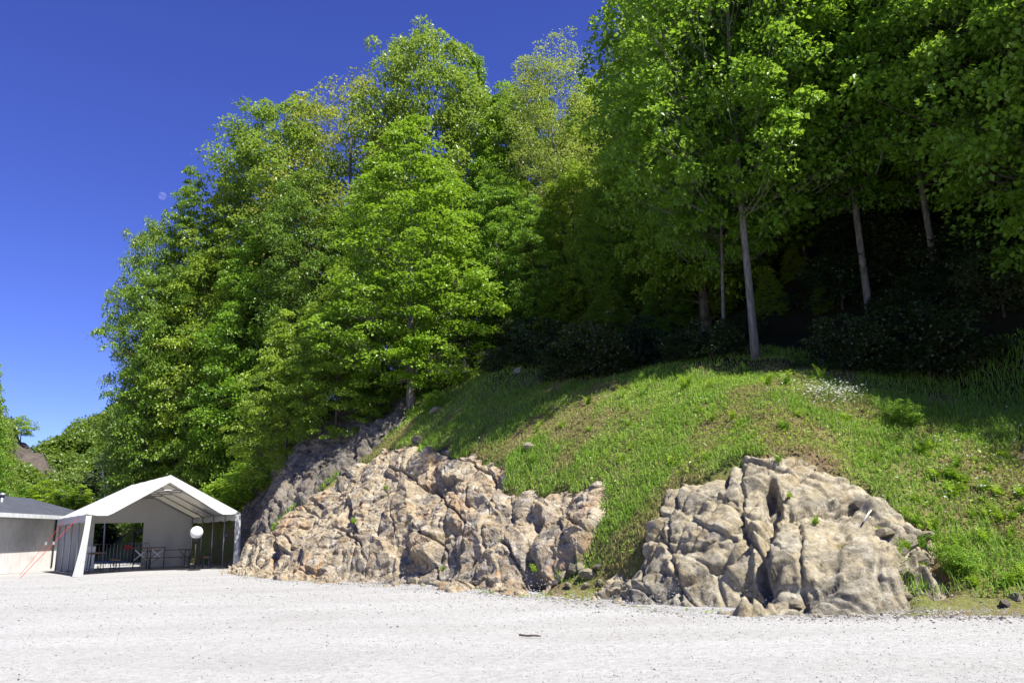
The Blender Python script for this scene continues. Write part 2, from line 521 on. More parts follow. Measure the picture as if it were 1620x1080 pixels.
def hnormal(P, e=0.25):
    P = np.asarray(P, float)
    dx = (hillz(P + [e, 0]) - hillz(P - [e, 0])) / (2 * e)
    dy = (hillz(P + [0, e]) - hillz(P - [0, e])) / (2 * e)
    n = np.stack([-dx, -dy, np.ones(len(P))], 1)
    return n / np.linalg.norm(n, axis=1)[:, None]

# ---------------------------------------------------------------- rock outcrops
def poly_sd(P, G):
    """signed distance to polygon, positive inside"""
    best = np.full(len(P), 1e9)
    ins = np.zeros(len(P), bool)
    for a, b in zip(G, np.roll(G, -1, 0)):
        d = b - a
        t = np.clip(((P - a) @ d) / (d @ d + 1e-12), 0, 1)
        q = P - (a + t[:, None] * d)
        best = np.minimum(best, np.hypot(q[:, 0], q[:, 1]))
        c = (a[1] > P[:, 1]) != (b[1] > P[:, 1])
        xx = a[0] + (P[:, 1] - a[1]) * d[0] / (d[1] if abs(d[1]) > 1e-12 else 1e-12)
        ins ^= c & (P[:, 0] < xx)
    return np.where(ins, best, -best)
ROCKL_PX = [(365, 906), (380, 885), (425, 850), (470, 795), (520, 762), (560, 738), (600, 716), (650, 712), (690, 720), (740, 735), (790, 742), (800, 765),
            (832, 775), (880, 772), (925, 792), (932, 840), (915, 880), (872, 905), (858, 936), (820, 942), (700, 934), (600, 928), (500, 922), (430, 916)]
ROCKR_PX = [(935, 946), (960, 915), (1010, 880), (1030, 835), (1050, 795), (1100, 773), (1150, 742), (1180, 726), (1230, 728), (1290, 742), (1305, 770),
            (1330, 785), (1350, 773), (1395, 800), (1485, 838), (1480, 872), (1430, 910), (1425, 960), (1390, 974), (1260, 974), (1150, 970), (1050, 964)]
GL = np.array([hit(*p)[:2] for p in ROCKL_PX])
GR = np.array([hit(*p)[:2] for p in ROCKR_PX])
GC = np.array([(-11.6, 33.2), (-12.9, 36.4), (-13.4, 39.0), (-11.5, 40.5), (-8, 39), (-5.2, 36), (-4.0, 32.0), (-4.6, 29.6), (-6.4, 28.9), (-8.4, 29.4), (-10.3, 31.0)])
def rmask(P, G, w=0.55, seed=0):
    return sstep(-w * 0.95, w * 0.35, poly_sd(P, G) + 0.34 * fbm(P * 1.3, 4, 31 + seed))
AX = np.array([-0.66, 0.75]); AY = np.array([0.75, 0.66])          # along and up the slope

def unit(v): return v / (np.linalg.norm(v, axis=-1, keepdims=True) + 1e-9)
def rock(name, G, mat, step, rot, stretch, amps, seed, grooves, label, lift=0.06):
    uv = np.stack([G @ AX, G @ AY], 1)
    us = np.arange(uv[:, 0].min() - 0.5, uv[:, 0].max() + 0.5, step)
    vs = np.arange(uv[:, 1].min() - 0.5, uv[:, 1].max() + 0.5, step * 0.5)
    Ug, Vg = np.meshgrid(us, vs, indexing='ij')
    P = Ug.ravel()[:, None] * AX + Vg.ravel()[:, None] * AY
    z = hill_exact(P)
    e = 0.6
    N = unit(np.stack([-(hill_exact(P + [e, 0]) - hill_exact(P - [e, 0])) / (2 * e), -(hill_exact(P + [0, e]) - hill_exact(P - [0, e])) / (2 * e), np.ones(len(P))], 1))
    m = rmask(P, G)
    A = np.stack([P @ AX, tps(P) * 0.9 + 0.55 * (P @ AY)], 1)            # coordinates on the face itself
    c, s = math.cos(rot), math.sin(rot)
    A = A @ np.array([[c, -s], [s, c]])
    A = A + 0.10 * np.stack([fbm(A * 0.9, 3, seed), fbm(A * 0.9, 3, seed + 9)], 1)
    disp = 0.10 * fbm(A * 0.45, 2, seed + 40)
    ids = None
    for lay, (size, amp, tilt, crack, wid, turn, st) in enumerate(amps):
        cc, ss = math.cos(turn), math.sin(turn)
        B = (A @ np.array([[cc, -ss], [ss, cc]])) * np.array([1.0, st]) / size
        F1, F2, ctr, ci, ctr2, ci2 = worley(B, seed + 13 * lay)
        def plane(cid, cc_):
            r = [_hash(cid[:, 0], cid[:, 1], seed + k + 5 * lay) - 0.5 for k in range(3)]
            q = B - cc_
            return r[0] * 0.8 + (q[:, 0] * r[1] + q[:, 1] * r[2]) * tilt
        bl = 0.5 + 0.5 * sstep(0.0, max(0.03, 2.8 * step * st / size), F2 - F1)      # a step between blocks is steep, not a cut
        disp += amp * (plane(ci, ctr) * bl + plane(ci2, ctr2) * (1 - bl))
        wid = max(wid, 2.6 * step * st / size)
        cm = np.clip(vnoise(A * 1.7 / size, seed + 80 + lay) + 0.75, 0, 1)            # cracks open and close along their run
        disp -= crack * cm * (1 - sstep(0.0, wid, F2 - F1))
        if ids is None: ids = ci
    for k, (ang, sp_, dep) in enumerate(((0.25, 0.95, 0.11), (1.45, 1.3, 0.14), (0.75, 0.45, 0.06), (2.2, 0.8, 0.07))):          # sets of near-parallel joints
        tj = (A[:, 0] * math.cos(ang) + A[:, 1] * math.sin(ang)) / sp_ + 0.28 * fbm(A * 0.45, 3, seed + 90 + k)
        cj = np.floor(tj)
        dj = np.abs(tj - cj - (0.25 + 0.5 * _hash(cj, seed + k))) * sp_
        gate = np.clip(1.6 * vnoise(A * 0.55 + 31 * k, seed + 95 + k) + (0.8 if 'tan' in label else 0.5), 0, 1)
        disp -= dep * gate * (1 - sstep(0.0, max(0.035, 1.8 * step), dj))
        disp += 0.035 * (_hash(cj + (tj - cj > 0.25 + 0.5 * _hash(cj, seed + k)), seed + 7 + k) - 0.5)
    disp += 0.018 * fbm(A * 3.5, 5, seed + 50, 0.62)
    for line, depth, width in grooves:
        Lw = np.array([hit(*p)[:2] for p in line])
        d = np.full(len(P), 9.0)
        for a, b in zip(Lw[:-1], Lw[1:]):
            e = b - a
            t = np.clip(((P - a) @ e) / (e @ e), 0, 1)
            d = np.minimum(d, np.hypot(*(P - (a + t[:, None] * e)).T))
        d = d + 0.11 * fbm(P * 2.2, 3, seed + 70)
        depth = depth * np.clip(0.75 + 0.6 * vnoise(P * 1.1, seed + 75), 0.2, 1.2)
        disp -= depth * np.exp(-(np.maximum(d, 0) / width) ** 2)
    off = m * (lift + disp) - (1 - m) * 0.28
    V = np.concatenate([P, z[:, None]], 1) + N * off[:, None]
    a, b = len(us), len(vs)
    i, j = np.meshgrid(np.arange(a - 1), np.arange(b - 1), indexing='ij')
    Q = np.stack([i * b + j, (i + 1) * b + j, (i + 1) * b + j + 1, i * b + j + 1], -1).reshape(-1, 4)
    Q = Q[m[Q].max(1) > 0.02]
    key = ids[Q[:, 0], 0] * 1000 + ids[Q[:, 0], 1]
    ctr = G.mean(0)
    root = empty(name, (ctr[0], ctr[1], hz1(*ctr)))
    tag(root, label, 'rock')
    o = np.array(root.location)
    for kk in np.unique(key):
        q = Q[key == kk]
        if len(q) < 60: continue
        ix, inv = np.unique(q, return_inverse=True)
        q = inv.reshape(-1, 4)
        lab = np.arange(len(ix))
        while True:                                         # split a cell that falls into separate pieces
            new = lab.copy()
            lo = lab[q].min(1)
            for c_ in range(4): np.minimum.at(new, q[:, c_], lo)
            new = new[new]
            if (new == lab).all(): break
            lab = new
        for piece in np.unique(lab):
            qq = q[lab[q[:, 0]] == piece]
            if len(qq) < 60: continue
            i2, v2 = np.unique(qq, return_inverse=True)
            mesh_obj('rock_slab', V[ix][i2] - o, v2.reshape(-1, 4), mat, root, smooth='tan' in label)
    return root
rock('rock_outcrop', GL, M_ROCKL, 0.04, 0.50, 1.7, [(3.0, 0.34, 2.0, 0.08, 0.04, 0.0, 2.0), (1.5, 0.13, 2.2, 0.05, 0.04, 0.5, 2.0), (0.62, 0.05, 2.6, 0.03, 0.06, -0.4, 2.4), (0.28, 0.016, 3.0, 0.0, 0.06, 0.8, 1.6)], 11,
     [([(700, 905), (760, 880), (800, 850)], 0.25, 0.15), ([(840, 930), (835, 880), (850, 840)], 0.35, 0.14), ([(430, 870), (540, 790), (600, 750)], 0.2, 0.15),
      ([(740, 800), (850, 830)], 0.22, 0.12)],
     'long rusty brown and grey rock outcrop sloping up beside the white tent')
rock('rock_outcrop', GR, M_ROCKR, 0.03, -0.62, 1.5, [(2.0, 0.26, 2.2, 0.10, 0.04, 0.0, 2.0), (0.95, 0.12, 2.6, 0.07, 0.04, 1.0, 1.7), (0.42, 0.045, 3.0, 0.03, 0.06, 0.3, 1.8), (0.22, 0.006, 3.0, 0.0, 0.06, 0.9, 1.3)], 23,
     [([(1212, 972), (1216, 900), (1226, 800), (1222, 765)], 0.55, 0.075), ([(960, 935), (1050, 905), (1110, 868)], 0.16, 0.07), ([(1300, 960), (1320, 880), (1310, 790)], 0.14, 0.10),
      ([(1100, 830), (1150, 800), (1210, 780)], 0.10, 0.06)],
     'tan cracked rock outcrop split by a deep dark vertical cleft, grass above it')
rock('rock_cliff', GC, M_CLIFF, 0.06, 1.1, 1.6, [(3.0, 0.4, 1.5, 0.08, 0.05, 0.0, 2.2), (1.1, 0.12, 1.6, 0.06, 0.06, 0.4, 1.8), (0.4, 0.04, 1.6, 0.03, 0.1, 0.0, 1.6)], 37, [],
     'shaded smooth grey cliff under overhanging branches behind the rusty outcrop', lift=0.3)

# the hill itself, lowered under the rocks so that they stand proud of it
P2 = _HV[:, :2]
RM = np.maximum.reduce([rmask(P2, g) for g in (GL, GR, GC)])
HVz = _HV.copy()
HVz[:, 2] -= 0.75 * RM ** 2
sdist = base_dist(P2)
keep = sdist[_HQ].max(1) > -2.0
ix, inv = np.unique(_HQ[keep], return_inverse=True)
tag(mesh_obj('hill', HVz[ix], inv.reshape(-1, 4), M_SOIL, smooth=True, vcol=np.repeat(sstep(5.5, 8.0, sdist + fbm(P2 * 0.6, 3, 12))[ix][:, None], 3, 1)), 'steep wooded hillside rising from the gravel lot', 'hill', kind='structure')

# ---------------------------------------------------------------- trees
def unit(v): return v / (np.linalg.norm(v, axis=-1, keepdims=True) + 1e-9)
def leaf_mesh(name, C, A, Nn, L, Wd, lv, mat):
    """diamond leaves folded along the rib: centre, axis, normal, length, width"""
    B = np.cross(A, Nn)
    V = np.stack([C - A * L[:, None] * 0.5, C + B * Wd[:, None] * 0.5 + Nn * Wd[:, None] * 0.16 - A * L[:, None] * 0.05,
                  C + A * L[:, None] * 0.5, C - B * Wd[:, None] * 0.5 + Nn * Wd[:, None] * 0.16 - A * L[:, None] * 0.05], 1).reshape(-1, 3)
    k = np.arange(len(C))[:, None] * 4
    F = np.concatenate([k + [0, 1, 2], k + [0, 2, 3]], 1).reshape(-1, 3)
    return mesh_data(name, V, F, mat, fattr=np.repeat(lv, 2))
def crown_r(kind, t):
    """relative crown radius at relative crown height t"""
    t = np.clip(t, 0, 1)
    if kind == 'ovoid': return np.clip(np.sin(np.pi * t ** 0.70), 0, 1) ** 0.62 * (1 - 0.12 * t) + 0.04
    if kind == 'cone': return (1 - t) ** 0.75 * (0.7 + 0.3 * np.clip(t * 6, 0, 1)) + 0.04
    if kind == 'round': return np.sqrt(np.clip(1 - (2 * t - 1) ** 2, 0, 1)) ** 0.8 + 0.05
    return (0.62 + 0.38 * np.sin(np.pi * np.clip(t * 1.25, 0, 1))) * np.clip(1 - t ** 3.2, 0, 1) ** 0.7 + 0.03        # broad
def make_tree(seed, H, cb, rx, prof, nclump, nleaf, leaf, csize, flat, droop, mat, bark, rt, inner=0.35, rag=0.22):
    """trunk, limbs reaching out to leaf sprays; the sprays fill the crown's outer volume"""
    rg = np.random.default_rng(seed)
    mb = MB()
    tt = np.linspace(0, 1, 14)
    wob = np.cumsum(rg.normal(0, 0.008 * H, (14, 2)), 0) * tt[:, None] * 0.6
    trunk = np.stack([wob[:, 0], wob[:, 1], tt * H * 0.93], 1)
    rad = rt * (1 - tt) ** 0.8 + 0.012
    rad[0] *= 1.35
    trunk[0, 2] = -0.5
    mb.tube(trunk, rad, 10)
    # spray centres
    t = rg.uniform(0, 1, nclump * 3)
    acc = rg.uniform(0, 1, len(t)) < np.clip(crown_r(prof, t), 0.12, 1)
    t = t[acc][:nclump]
    n = len(t)
    az = rg.uniform(0, 2 * np.pi, n)
    rr = np.sqrt(rg.uniform(inner ** 2, 1, n))
    lobes = 1 + rag * vnoise(np.stack([np.cos(az) * 1.7 + seed, np.sin(az) * 1.7, t * 5], 1), seed) * 1.5 + rg.normal(0, 0.07, n)
    R = rx * crown_r(prof, t) * rr * lobes
    zc = H * (cb + (1 - cb) * (t * 0.97)) - droop * R * 0.35 + rg.normal(0, 0.015 * H, n)
    C0 = np.stack([np.cos(az) * R + np.interp(zc / H, tt, trunk[:, 0]), np.sin(az) * R + np.interp(zc / H, tt, trunk[:, 1]), zc], 1)
    out = np.stack([np.cos(az), np.sin(az), np.zeros(n)], 1)
    cs = csize * rg.uniform(0.6, 1.3, n) * (0.65 + 0.35 * crown_r(prof, t))
    order = np.argsort(-R)
    for k, i in enumerate(order):                       # limbs and branches
        big = k % 9 == 0
        h0 = np.clip(zc[i] - R[i] * (0.35 + 0.5 * t[i]) * (1.0 - 0.6 * flat), cb * H * 0.75, H * 0.9)
        p0 = np.array([np.interp(h0 / (H * 0.93), tt, trunk[:, 0]), np.interp(h0 / (H * 0.93), tt, trunk[:, 1]), h0])
        q = np.linspace(0, 1, 6)[:, None]
        mid = (p0 + C0[i]) / 2 + np.array([0, 0, (0.10 - 0.25 * (1 - flat)) * R[i]]) + rg.normal(0, 0.06 * R[i] + 0.02, 3)
        path = p0 * (1 - q) ** 2 + 2 * mid * q * (1 - q) + C0[i] * q ** 2
        if not big: path = path[3:]
        r0 = (rt * 0.18 if big else 0.010 + 0.002 * rx) * (1 - 0.6 * t[i])
        mb.tube(path, r0 * np.linspace(1, 0.18, len(path)), 5 if big else 3, False)
    # leaves
    m = n * nleaf
    id_ = np.repeat(np.arange(n), nleaf)
    d = unit(rg.normal(0, 1, (m, 3)))
    d[:, 2] = np.where(rg.uniform(0, 1, m) < 0.72, np.abs(d[:, 2]), d[:, 2])
    rad_ = rg.uniform(0.25, 1.0, m) ** 0.55
    zf = 0.62 - 0.42 * flat
    off = d * rad_[:, None] * cs[id_][:, None] * np.array([1.12, 1.12, zf])
    ro = (off * out[id_]).sum(1)
    off[:, 2] -= droop * 0.55 * np.clip(ro, 0, None) + 0.18 * (off[:, 0] ** 2 + off[:, 1] ** 2) / (cs[id_] + 0.01) * (0.5 + flat * 0.3)
    clump = 0.16 * cs[id_][:, None] * np.stack([vnoise((C0[id_] + off) * 3.1 / max(csize, 0.3) + 7 * k_, seed + k_) for k_ in range(3)], 1)
    LC = C0[id_] + off + clump
    LA = unit(out[id_] * 0.55 + d * 0.6 + rg.normal(0, 0.45, (m, 3)) + np.array([0, 0, -0.35]))
    Nn = np.array([0, 0, 0.85]) + 0.55 * d * np.array([1, 1, 0.6]) + 0.25 * out[id_] + rg.normal(0, 0.36, (m, 3))
    Nn = unit(Nn - LA * (Nn * LA).sum(1, keepdims=True))
    LV = np.clip(rg.normal(0.5, 0.17, m) + rg.normal(0, 0.16, n)[id_] + 0.12 * (t[id_] - 0.5), 0, 1)
    sz = leaf * rg.uniform(0.7, 1.3, m)
    crown = leaf_mesh('crown', LC, LA, Nn, sz * 1.15, sz * 0.88, LV, LEAF[mat])
    F = [np.concatenate(mb.q), np.concatenate(mb.t)]
    tr = mesh_data('trunk', np.concatenate(mb.v), F, BARK[bark], smooth=True)
    return dict(trunk=tr, crown=crown, H=H, n=m)
KINDS = {
    'lime':   make_tree(1, 14, 0.05, 3.9, 'ovoid', 560, 100, 0.125, 0.62, 0.45, 0.30, 'lime', 'pale', 0.18),
    'maple':  make_tree(2, 16, 0.22, 4.4, 'ovoid', 600, 115, 0.125, 0.66, 0.35, 0.35, 'maple', 'pale', 0.105),
    'maple2': make_tree(12, 16, 0.08, 4.2, 'ovoid', 520, 95, 0.145, 0.75, 0.35, 0.22, 'maple', 'dark', 0.20),
    'beech':  make_tree(3, 20, 0.06, 6.4, 'broad', 820, 95, 0.140, 0.85, 0.75, 0.35, 'beech', 'dark', 0.28, 0.30, 0.30),
    'tall':   make_tree(4, 20, 0.12, 5.0, 'round', 560, 100, 0.170, 0.95, 0.25, 0.18, 'tall', 'dark', 0.25),
    'tall2':  make_tree(14, 20, 0.08, 5.0, 'ovoid', 560, 100, 0.170, 0.95, 0.35, 0.20, 'lime', 'dark', 0.25),
    'olive':  make_tree(5, 19, 0.10, 5.4, 'round', 520, 70, 0.135, 0.95, 0.3, 0.25, 'olive', 'pale', 0.25),
    'airy':   make_tree(6, 20, 0.40, 3.0, 'round', 330, 55, 0.110, 0.75, 0.0, 0.05, 'airy', 'pale', 0.16, 0.3, 0.3),
    'young':  make_tree(7, 8, 0.02, 3.4, 'broad', 420, 95, 0.105, 0.55, 0.85, 0.45, 'beech', 'dark', 0.10),
    'bush':   make_tree(8, 2.2, 0.03, 1.3, 'round', 90, 70, 0.085, 0.36, 0.2, 0.15, 'maple', 'dark', 0.03, 0.2),
    'conifer': make_tree(9, 9, 0.03, 2.3, 'cone', 330, 70, 0.13, 0.45, 0.8, 0.5, 'needle', 'dark', 0.12, 0.3),
}
for new, old in (('youngdark', 'young'), ('bushdark', 'bush')):  # same plants again, with shade put into the leaf colour
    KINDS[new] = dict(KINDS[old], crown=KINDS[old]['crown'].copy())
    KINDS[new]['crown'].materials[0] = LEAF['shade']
def put_tree(kind, x, y, height, wide=1.0, name='broadleaf_tree', label='', group=None, rz=None, cat='tree', z=None, tilt=(0, 0)):
    k = KINDS[kind]
    zz = (hz1(x, y) if base_dist(np.array([[x, y]]))[0] > 0 else 0.0) if z is None else z
    s = height / k['H']
    e = empty(name, (x, y, zz - 0.05), random.uniform(0, 6.28) if rz is None else rz, (s * wide, s * wide, s))
    e.rotation_euler[0], e.rotation_euler[1] = tilt
    tag(e, label, cat, group)
    for part in ('trunk', 'crown'):
        link(bpy.data.objects.new(part, k[part]), e)
    return e
random.seed(4)
def tree_top(kind, px, top, D, wide=1.0, **k):
    """a tree standing at distance D whose top shows at a pixel"""
    p = at(px, top, D)
    zz = max(0.0, hz1(p[0], p[1]))
    return put_tree(kind, p[0], p[1], p[2] - zz, wide, z=zz, **k)
def tree_base(kind, px, py, D, top, wide=1.0, **k):
    p = at(px, py, D)
    t = at(px, top, D)
    return put_tree(kind, p[0], p[1], t[2] - p[2], wide, **k)

# trees on the skyline and in front, told apart by crown and place
tree_top('beech', 312, 245, 45, 0.58, name='beech_tree', label='beech with tiered outstretched branches above the tent, outermost tree of the wood', rz=2.2)
tree_top('beech', 400, 205, 46, 0.70, name='beech_tree', label='tall beech rising between the tiered beech and the brownish tree', rz=0.5)
tree_top('tall', 462, 155, 45, 0.78, label='slim round-topped tree beside the brownish twiggy tree', rz=1.0)
tree_top('olive', 560, 128, 43, 0.85, name='twiggy_tree', label='brownish olive tree with many bare twigs showing behind the bright green lime', rz=0.3)
tree_top('lime', 652, 178, 30.5, 0.98, name='lime_tree', label='bright green dense lime with a pointed top and branches down to the grass', rz=1.3)
tree_top('tall', 668, 42, 42, 0.66, label='tall blue green round-crowned tree standing highest above the bright lime', rz=2.0)
tree_top('tall2', 742, 58, 44, 0.45, label='slender yellow green treetop beside the highest round crown', rz=0.2)
tree_top('tall2', 800, 122, 41, 0.75, label='yellow green tree between the high round crown and the airy thin-leaved tree', rz=4.0)
tree_top('airy', 880, 62, 33, 0.95, name='airy_tree', label='airy thin-leaved tree with see-through pale top and slim grey trunk', rz=1.0)
tree_top('maple2', 958, 92, 36, 0.72, name='maple_tree', label='light green maple next to the airy thin-leaved tree', rz=0.7)
tree_top('tall2', 1005, 12, 38, 0.66, label='tall yellow green tree rising behind the light green maple', rz=3.0)
tree_base('maple', 1196, 574, 21.0, -330, 0.80, name='maple_tree', label='maple with a straight pale grey trunk at the top of the grass bank', rz=0.8)
tree_base('maple', 1146, 568, 22.5, -60, 0.55, name='maple_tree', label='thin leaning young maple beside the straight pale trunk', rz=2.8, tilt=(0.0, -0.07))
tree_base('maple', 1383, 545, 22.0, -300, 0.80, name='maple_tree', label='maple with a slim brown trunk standing alone in the dark wood', rz=4.1, tilt=(0, -0.03))
tree_top('maple2', 1062, -120, 26.5, 0.75, name='maple_tree', label='dark shaded maple standing behind the thin leaning maple', rz=5.0)
tree_base('tall', 1530, 540, 24.0, -420, 0.62, label='dark forked-looking tree deep in the wood right of the slim brown trunk'.replace('right of', 'beyond'), rz=1.9)
tree_top('tall', 255, 330, 46, 0.40, label='slim leafy tree at the outer edge of the wood beside the tiered beech', rz=1.9)
put_tree('young', -7.2, 31.6, 6.5, 0.8, name='beech_sapling', label='small beech growing on the rim of the grey cliff', rz=2.4)
# foliage low on the edge above the grey cliff
tree_top('young', 462, 478, 33.8, 0.66, name='beech_sapling', label='young beech with layered sprays hanging over the grey cliff', rz=0.4)
tree_top('young', 372, 440, 42.5, 0.50, name='beech_sapling', label='young beech leaning out above the tent roof from behind the grey cliff', rz=2.0)
tree_top('young', 520, 440, 34.0, 0.85, name='beech_sapling', label='young beech between the hanging sprays and the bright lime', rz=3.7)
tree_top('young', 590, 520, 31.5, 0.75, name='beech_sapling', label='small dark beech in the shade at the foot of the bright lime', rz=1.4)
# the rest of the wood: nothing but their place tells these apart
for kind, px, top, D, w in [
        ('tall2', 290, 420, 49, 0.7), ('young', 275, 600, 48, 0.6), ('young', 320, 560, 46, 0.7), ('young', 385, 560, 46, 0.7),
        ('tall', 500, 260, 40, 0.70), ('tall2', 420, 330, 41, 0.75), ('tall', 340, 370, 46, 0.8), ('tall2', 600, 230, 38, 0.7), ('maple2', 780, 250, 33, 0.8), ('maple2', 840, 300, 31, 0.75),
        ('maple2', 900, 240, 32, 0.8), ('maple', 960, 260, 30, 0.8), ('maple2', 1010, 160, 31, 0.8), ('tall', 846, 132, 40, 0.7), ('tall2', 925, 118, 42, 0.7),
        ('tall', 1090, -100, 36, 0.7), ('tall2', 1180, -200, 34, 0.7), ('tall', 1270, -260, 32, 0.7), ('maple2', 1290, -150, 27, 0.8), ('tall2', 1380, -260, 31, 0.7),
        ('tall', 1470, -300, 30, 0.7), ('maple2', 1450, -240, 25.5, 0.8), ('tall2', 1580, -360, 28, 0.7), ('maple2', 1620, -300, 23, 0.8), ('tall', 1690, -400, 27, 0.7),
        ('maple2', 1540, -150, 20.5, 0.65), ('young', 870, 420, 31, 0.8), ('young', 960, 430, 29, 0.8), ('young', 1050, 400, 27.5, 0.8), ('young', 1130, 420, 27, 0.8), ('young', 1250, 380, 26, 0.8), ('young', 1320, 400, 25, 0.8), ('young', 1440, 360, 24.5, 0.85), ('young', 1500, 400, 22.5, 0.8), ('young', 1570, 380, 22, 0.85), ('young', 1640, 420, 20, 0.8), ('young', 1215, 420, 24.5, 0.75), ('young', 1295, 440, 23.5, 0.75), ('young', 1415, 430, 23.0, 0.75), ('young', 1555, 450, 20.5, 0.75), ('maple2', 1330, 60, 26, 0.75), ('maple2', 1230, 40, 27, 0.75), ('maple2', 1120, 110, 28.5, 0.75)]:
    if kind == 'young' and px > 1480: kind = 'youngdark'  # these saplings get the leaves darkened to imitate shade
    if kind.startswith('young'):
        lb, gr = ('low shaded sapling on the slope behind the tent', 'saplings behind the tent') if px < 700 else ('low shaded sapling under the tall maples', 'saplings under the maples')
    else:
        lb, gr = (('leafy tree behind the tiered beech above the tent', 'trees behind the tiered beech') if px < 360 else
                  ('leafy tree between the beeches and the bright lime', 'trees between beech and lime') if px < 650 else
                  ('leafy tree in the shade between the bright lime and the airy tree', 'trees around the airy tree') if px < 1000 else
                  ('leafy tree in the crowd behind the straight pale trunk', 'trees behind the pale trunk') if px < 1310 else
                  ('leafy tree in the dark wood behind the slim brown trunk', 'trees behind the brown trunk'))
    tree_top(kind, px, top, D, w, label=lb, group=gr)
# trees past the edge of the picture whose shade lies on the bank
for x, y, h, w, kd in [(13.0, 17.2, 15, 0.85, 'maple2'), (16.0, 15.0, 16, 0.9, 'tall2'), (12.2, 21.5, 16, 0.9, 'maple'), (18.5, 19, 18, 0.9, 'tall'), (15.5, 20.5, 17, 0.9, 'maple2'), (21, 16, 18, 0.9, 'tall2'), (14.6, 13.4, 16, 0.85, 'tall2'), (18, 12, 17, 0.9, 'maple2')]:
    put_tree(kd, x, y, h, w, label='tall leafy tree on the bank beyond the end of the grass', group='trees along the bank beyond the grass')
for i in range(16):
    k_ = i / 15
    bx_, by_ = BASE[5] * (1 - k_) + BASE[3] * k_
    up_ = [0.9, 2.6][i % 2]
    put_tree('young' if i % 2 else 'bush', bx_ + 0.8 * up_ + 0.3, by_ + 0.6 * up_ + 0.3, [2.2, 3.6][i % 2], [1.3, 0.9][i % 2], name='shrub', cat='shrub', label='dark shrub on the slope close behind the tent', group='shrubs behind the tent')
# shrubs under the trees, deep shade painted into their leaf colour
rs = np.random.default_rng(77)
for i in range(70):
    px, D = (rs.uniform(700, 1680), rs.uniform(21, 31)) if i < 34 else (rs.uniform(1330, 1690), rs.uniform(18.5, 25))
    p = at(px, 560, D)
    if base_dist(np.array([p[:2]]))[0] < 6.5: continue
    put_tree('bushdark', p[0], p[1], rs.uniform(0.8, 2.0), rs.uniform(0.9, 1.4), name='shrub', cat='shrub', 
             **(dict(label='low shrub with leaf colour darkened to imitate shade, between the bright lime and the pale trunk', group='shrubs between lime and pale trunk') if px < 1080 else
                dict(label='low shrub with leaf colour darkened to imitate shade, around the straight pale trunk', group='shrubs around the pale trunk') if px < 1330 else
                dict(label='low shrub with leaf colour darkened to imitate deep shade, around the slim brown trunk', group='shrubs around the brown trunk')))

# ---------------------------------------------------------------- grass, flowers and plants on the bank
rg = np.random.default_rng(5)
n = 900000
P = np.stack([rg.uniform(-12, 13, n), rg.uniform(8, 33, n)], 1)
s = base_dist(P)
P = P[(s > -0.75) & (s < 9.5)]
s = base_dist(P)
z = np.maximum(hillz(P), ground_z(P))
pp = proj(np.concatenate([P, z[:, None]], 1))
D = P[:, 1]
rm = np.maximum.reduce([rmask(P, g) for g in (GL, GR, GC)])
patch = fbm(P * 0.9, 3, 91)
edge = sstep(0.05, 0.5, s + 0.25 * patch)
prob = (1 - 0.5 * (pp[:, 1] > 900)) * np.clip((15 / D) ** 1.3, 0, 1) * ((rm < 0.5) | (s < -0.1)) * np.where(s < -0.05, 0.42 * sstep(0.0, 0.5, patch) * sstep(-0.75, -0.3, s), np.where(s < 0.35, 0.45 * (patch > -0.05), 1.0)) * np.where(s > 6.5, 0.5, 1)
ok = (pp[:, 0] > -60) & (pp[:, 0] < 1690) & (pp[:, 1] > 480) & (rg.uniform(0, 1, len(P)) < prob * 0.92)
P, s, z, pp, D, patch = P[ok], s[ok], z[ok], pp[ok], D[ok], patch[ok]
n = len(P)
dry = 0.85 * sstep(0.16, 0.75, fbm(P * 0.75, 4, 55) + 0.45 * np.exp(-(((pp[:, 0] - 1090) / 170) ** 2 + ((pp[:, 1] - 750) / 60) ** 2)) + 0.35 * np.exp(-(((pp[:, 0] - 740) / 150) ** 2 + ((pp[:, 1] - 700) / 40) ** 2)))
lush = sstep(-0.6, 0.9, fbm(P * 0.8, 4, 66) + 0.5 * (pp[:, 0] > 1380) + 0.6 * np.exp(-(((pp[:, 0] - 960) / 70) ** 2 + ((pp[:, 1] - 840) / 60) ** 2)))
h = (0.07 + 0.10 * lush + 0.07 * rg.uniform(0, 1, n) ** 2) * (1 - 0.5 * dry) * np.where(s < -0.05, 0.28, np.where(s < 0.3, 0.45, 1.0)) * rg.uniform(0.6, 1.35, n)
w = rg.uniform(0.008, 0.018, n) * np.clip(D / 14, 1, 1.8)
az = rg.uniform(0, 2 * np.pi, n)
ld = np.stack([np.cos(az), np.sin(az)], 1)
wd = np.stack([-np.sin(az), np.cos(az)], 1)
ln = rg.uniform(0.15, 0.8, n)
B0 = np.concatenate([P, (z - 0.02)[:, None]], 1)
W3 = np.concatenate([wd * w[:, None] * 0.5, np.zeros((n, 1))], 1)
md = B0 + np.concatenate([ld * (h * ln * 0.35)[:, None], (h * 0.62)[:, None]], 1)
tp = B0 + np.concatenate([ld * (h * ln)[:, None], (h * (1.05 - 0.35 * ln))[:, None]], 1)
GV = np.stack([B0 - W3, B0 + W3, md - W3 * 0.8, md + W3 * 0.8, tp], 1).reshape(-1, 3)
kk = np.arange(n)[:, None] * 5
GQ, GT = kk + [0, 1, 3, 2], kk + [2, 3, 4]
gcol = (1 - dry)[:, None] * ((1 - lush)[:, None] * np.array([0.242, 0.370, 0.062]) + lush[:, None] * np.array([0.198, 0.339, 0.044])) + dry[:, None] * np.array([0.315, 0.255, 0.120])
br = rg.uniform(0, 1, n) < 0.06 + 0.3 * dry
gcol[br] = np.array([0.300, 0.255, 0.128]) * rg.uniform(0.6, 1.2, (br.sum(), 1))
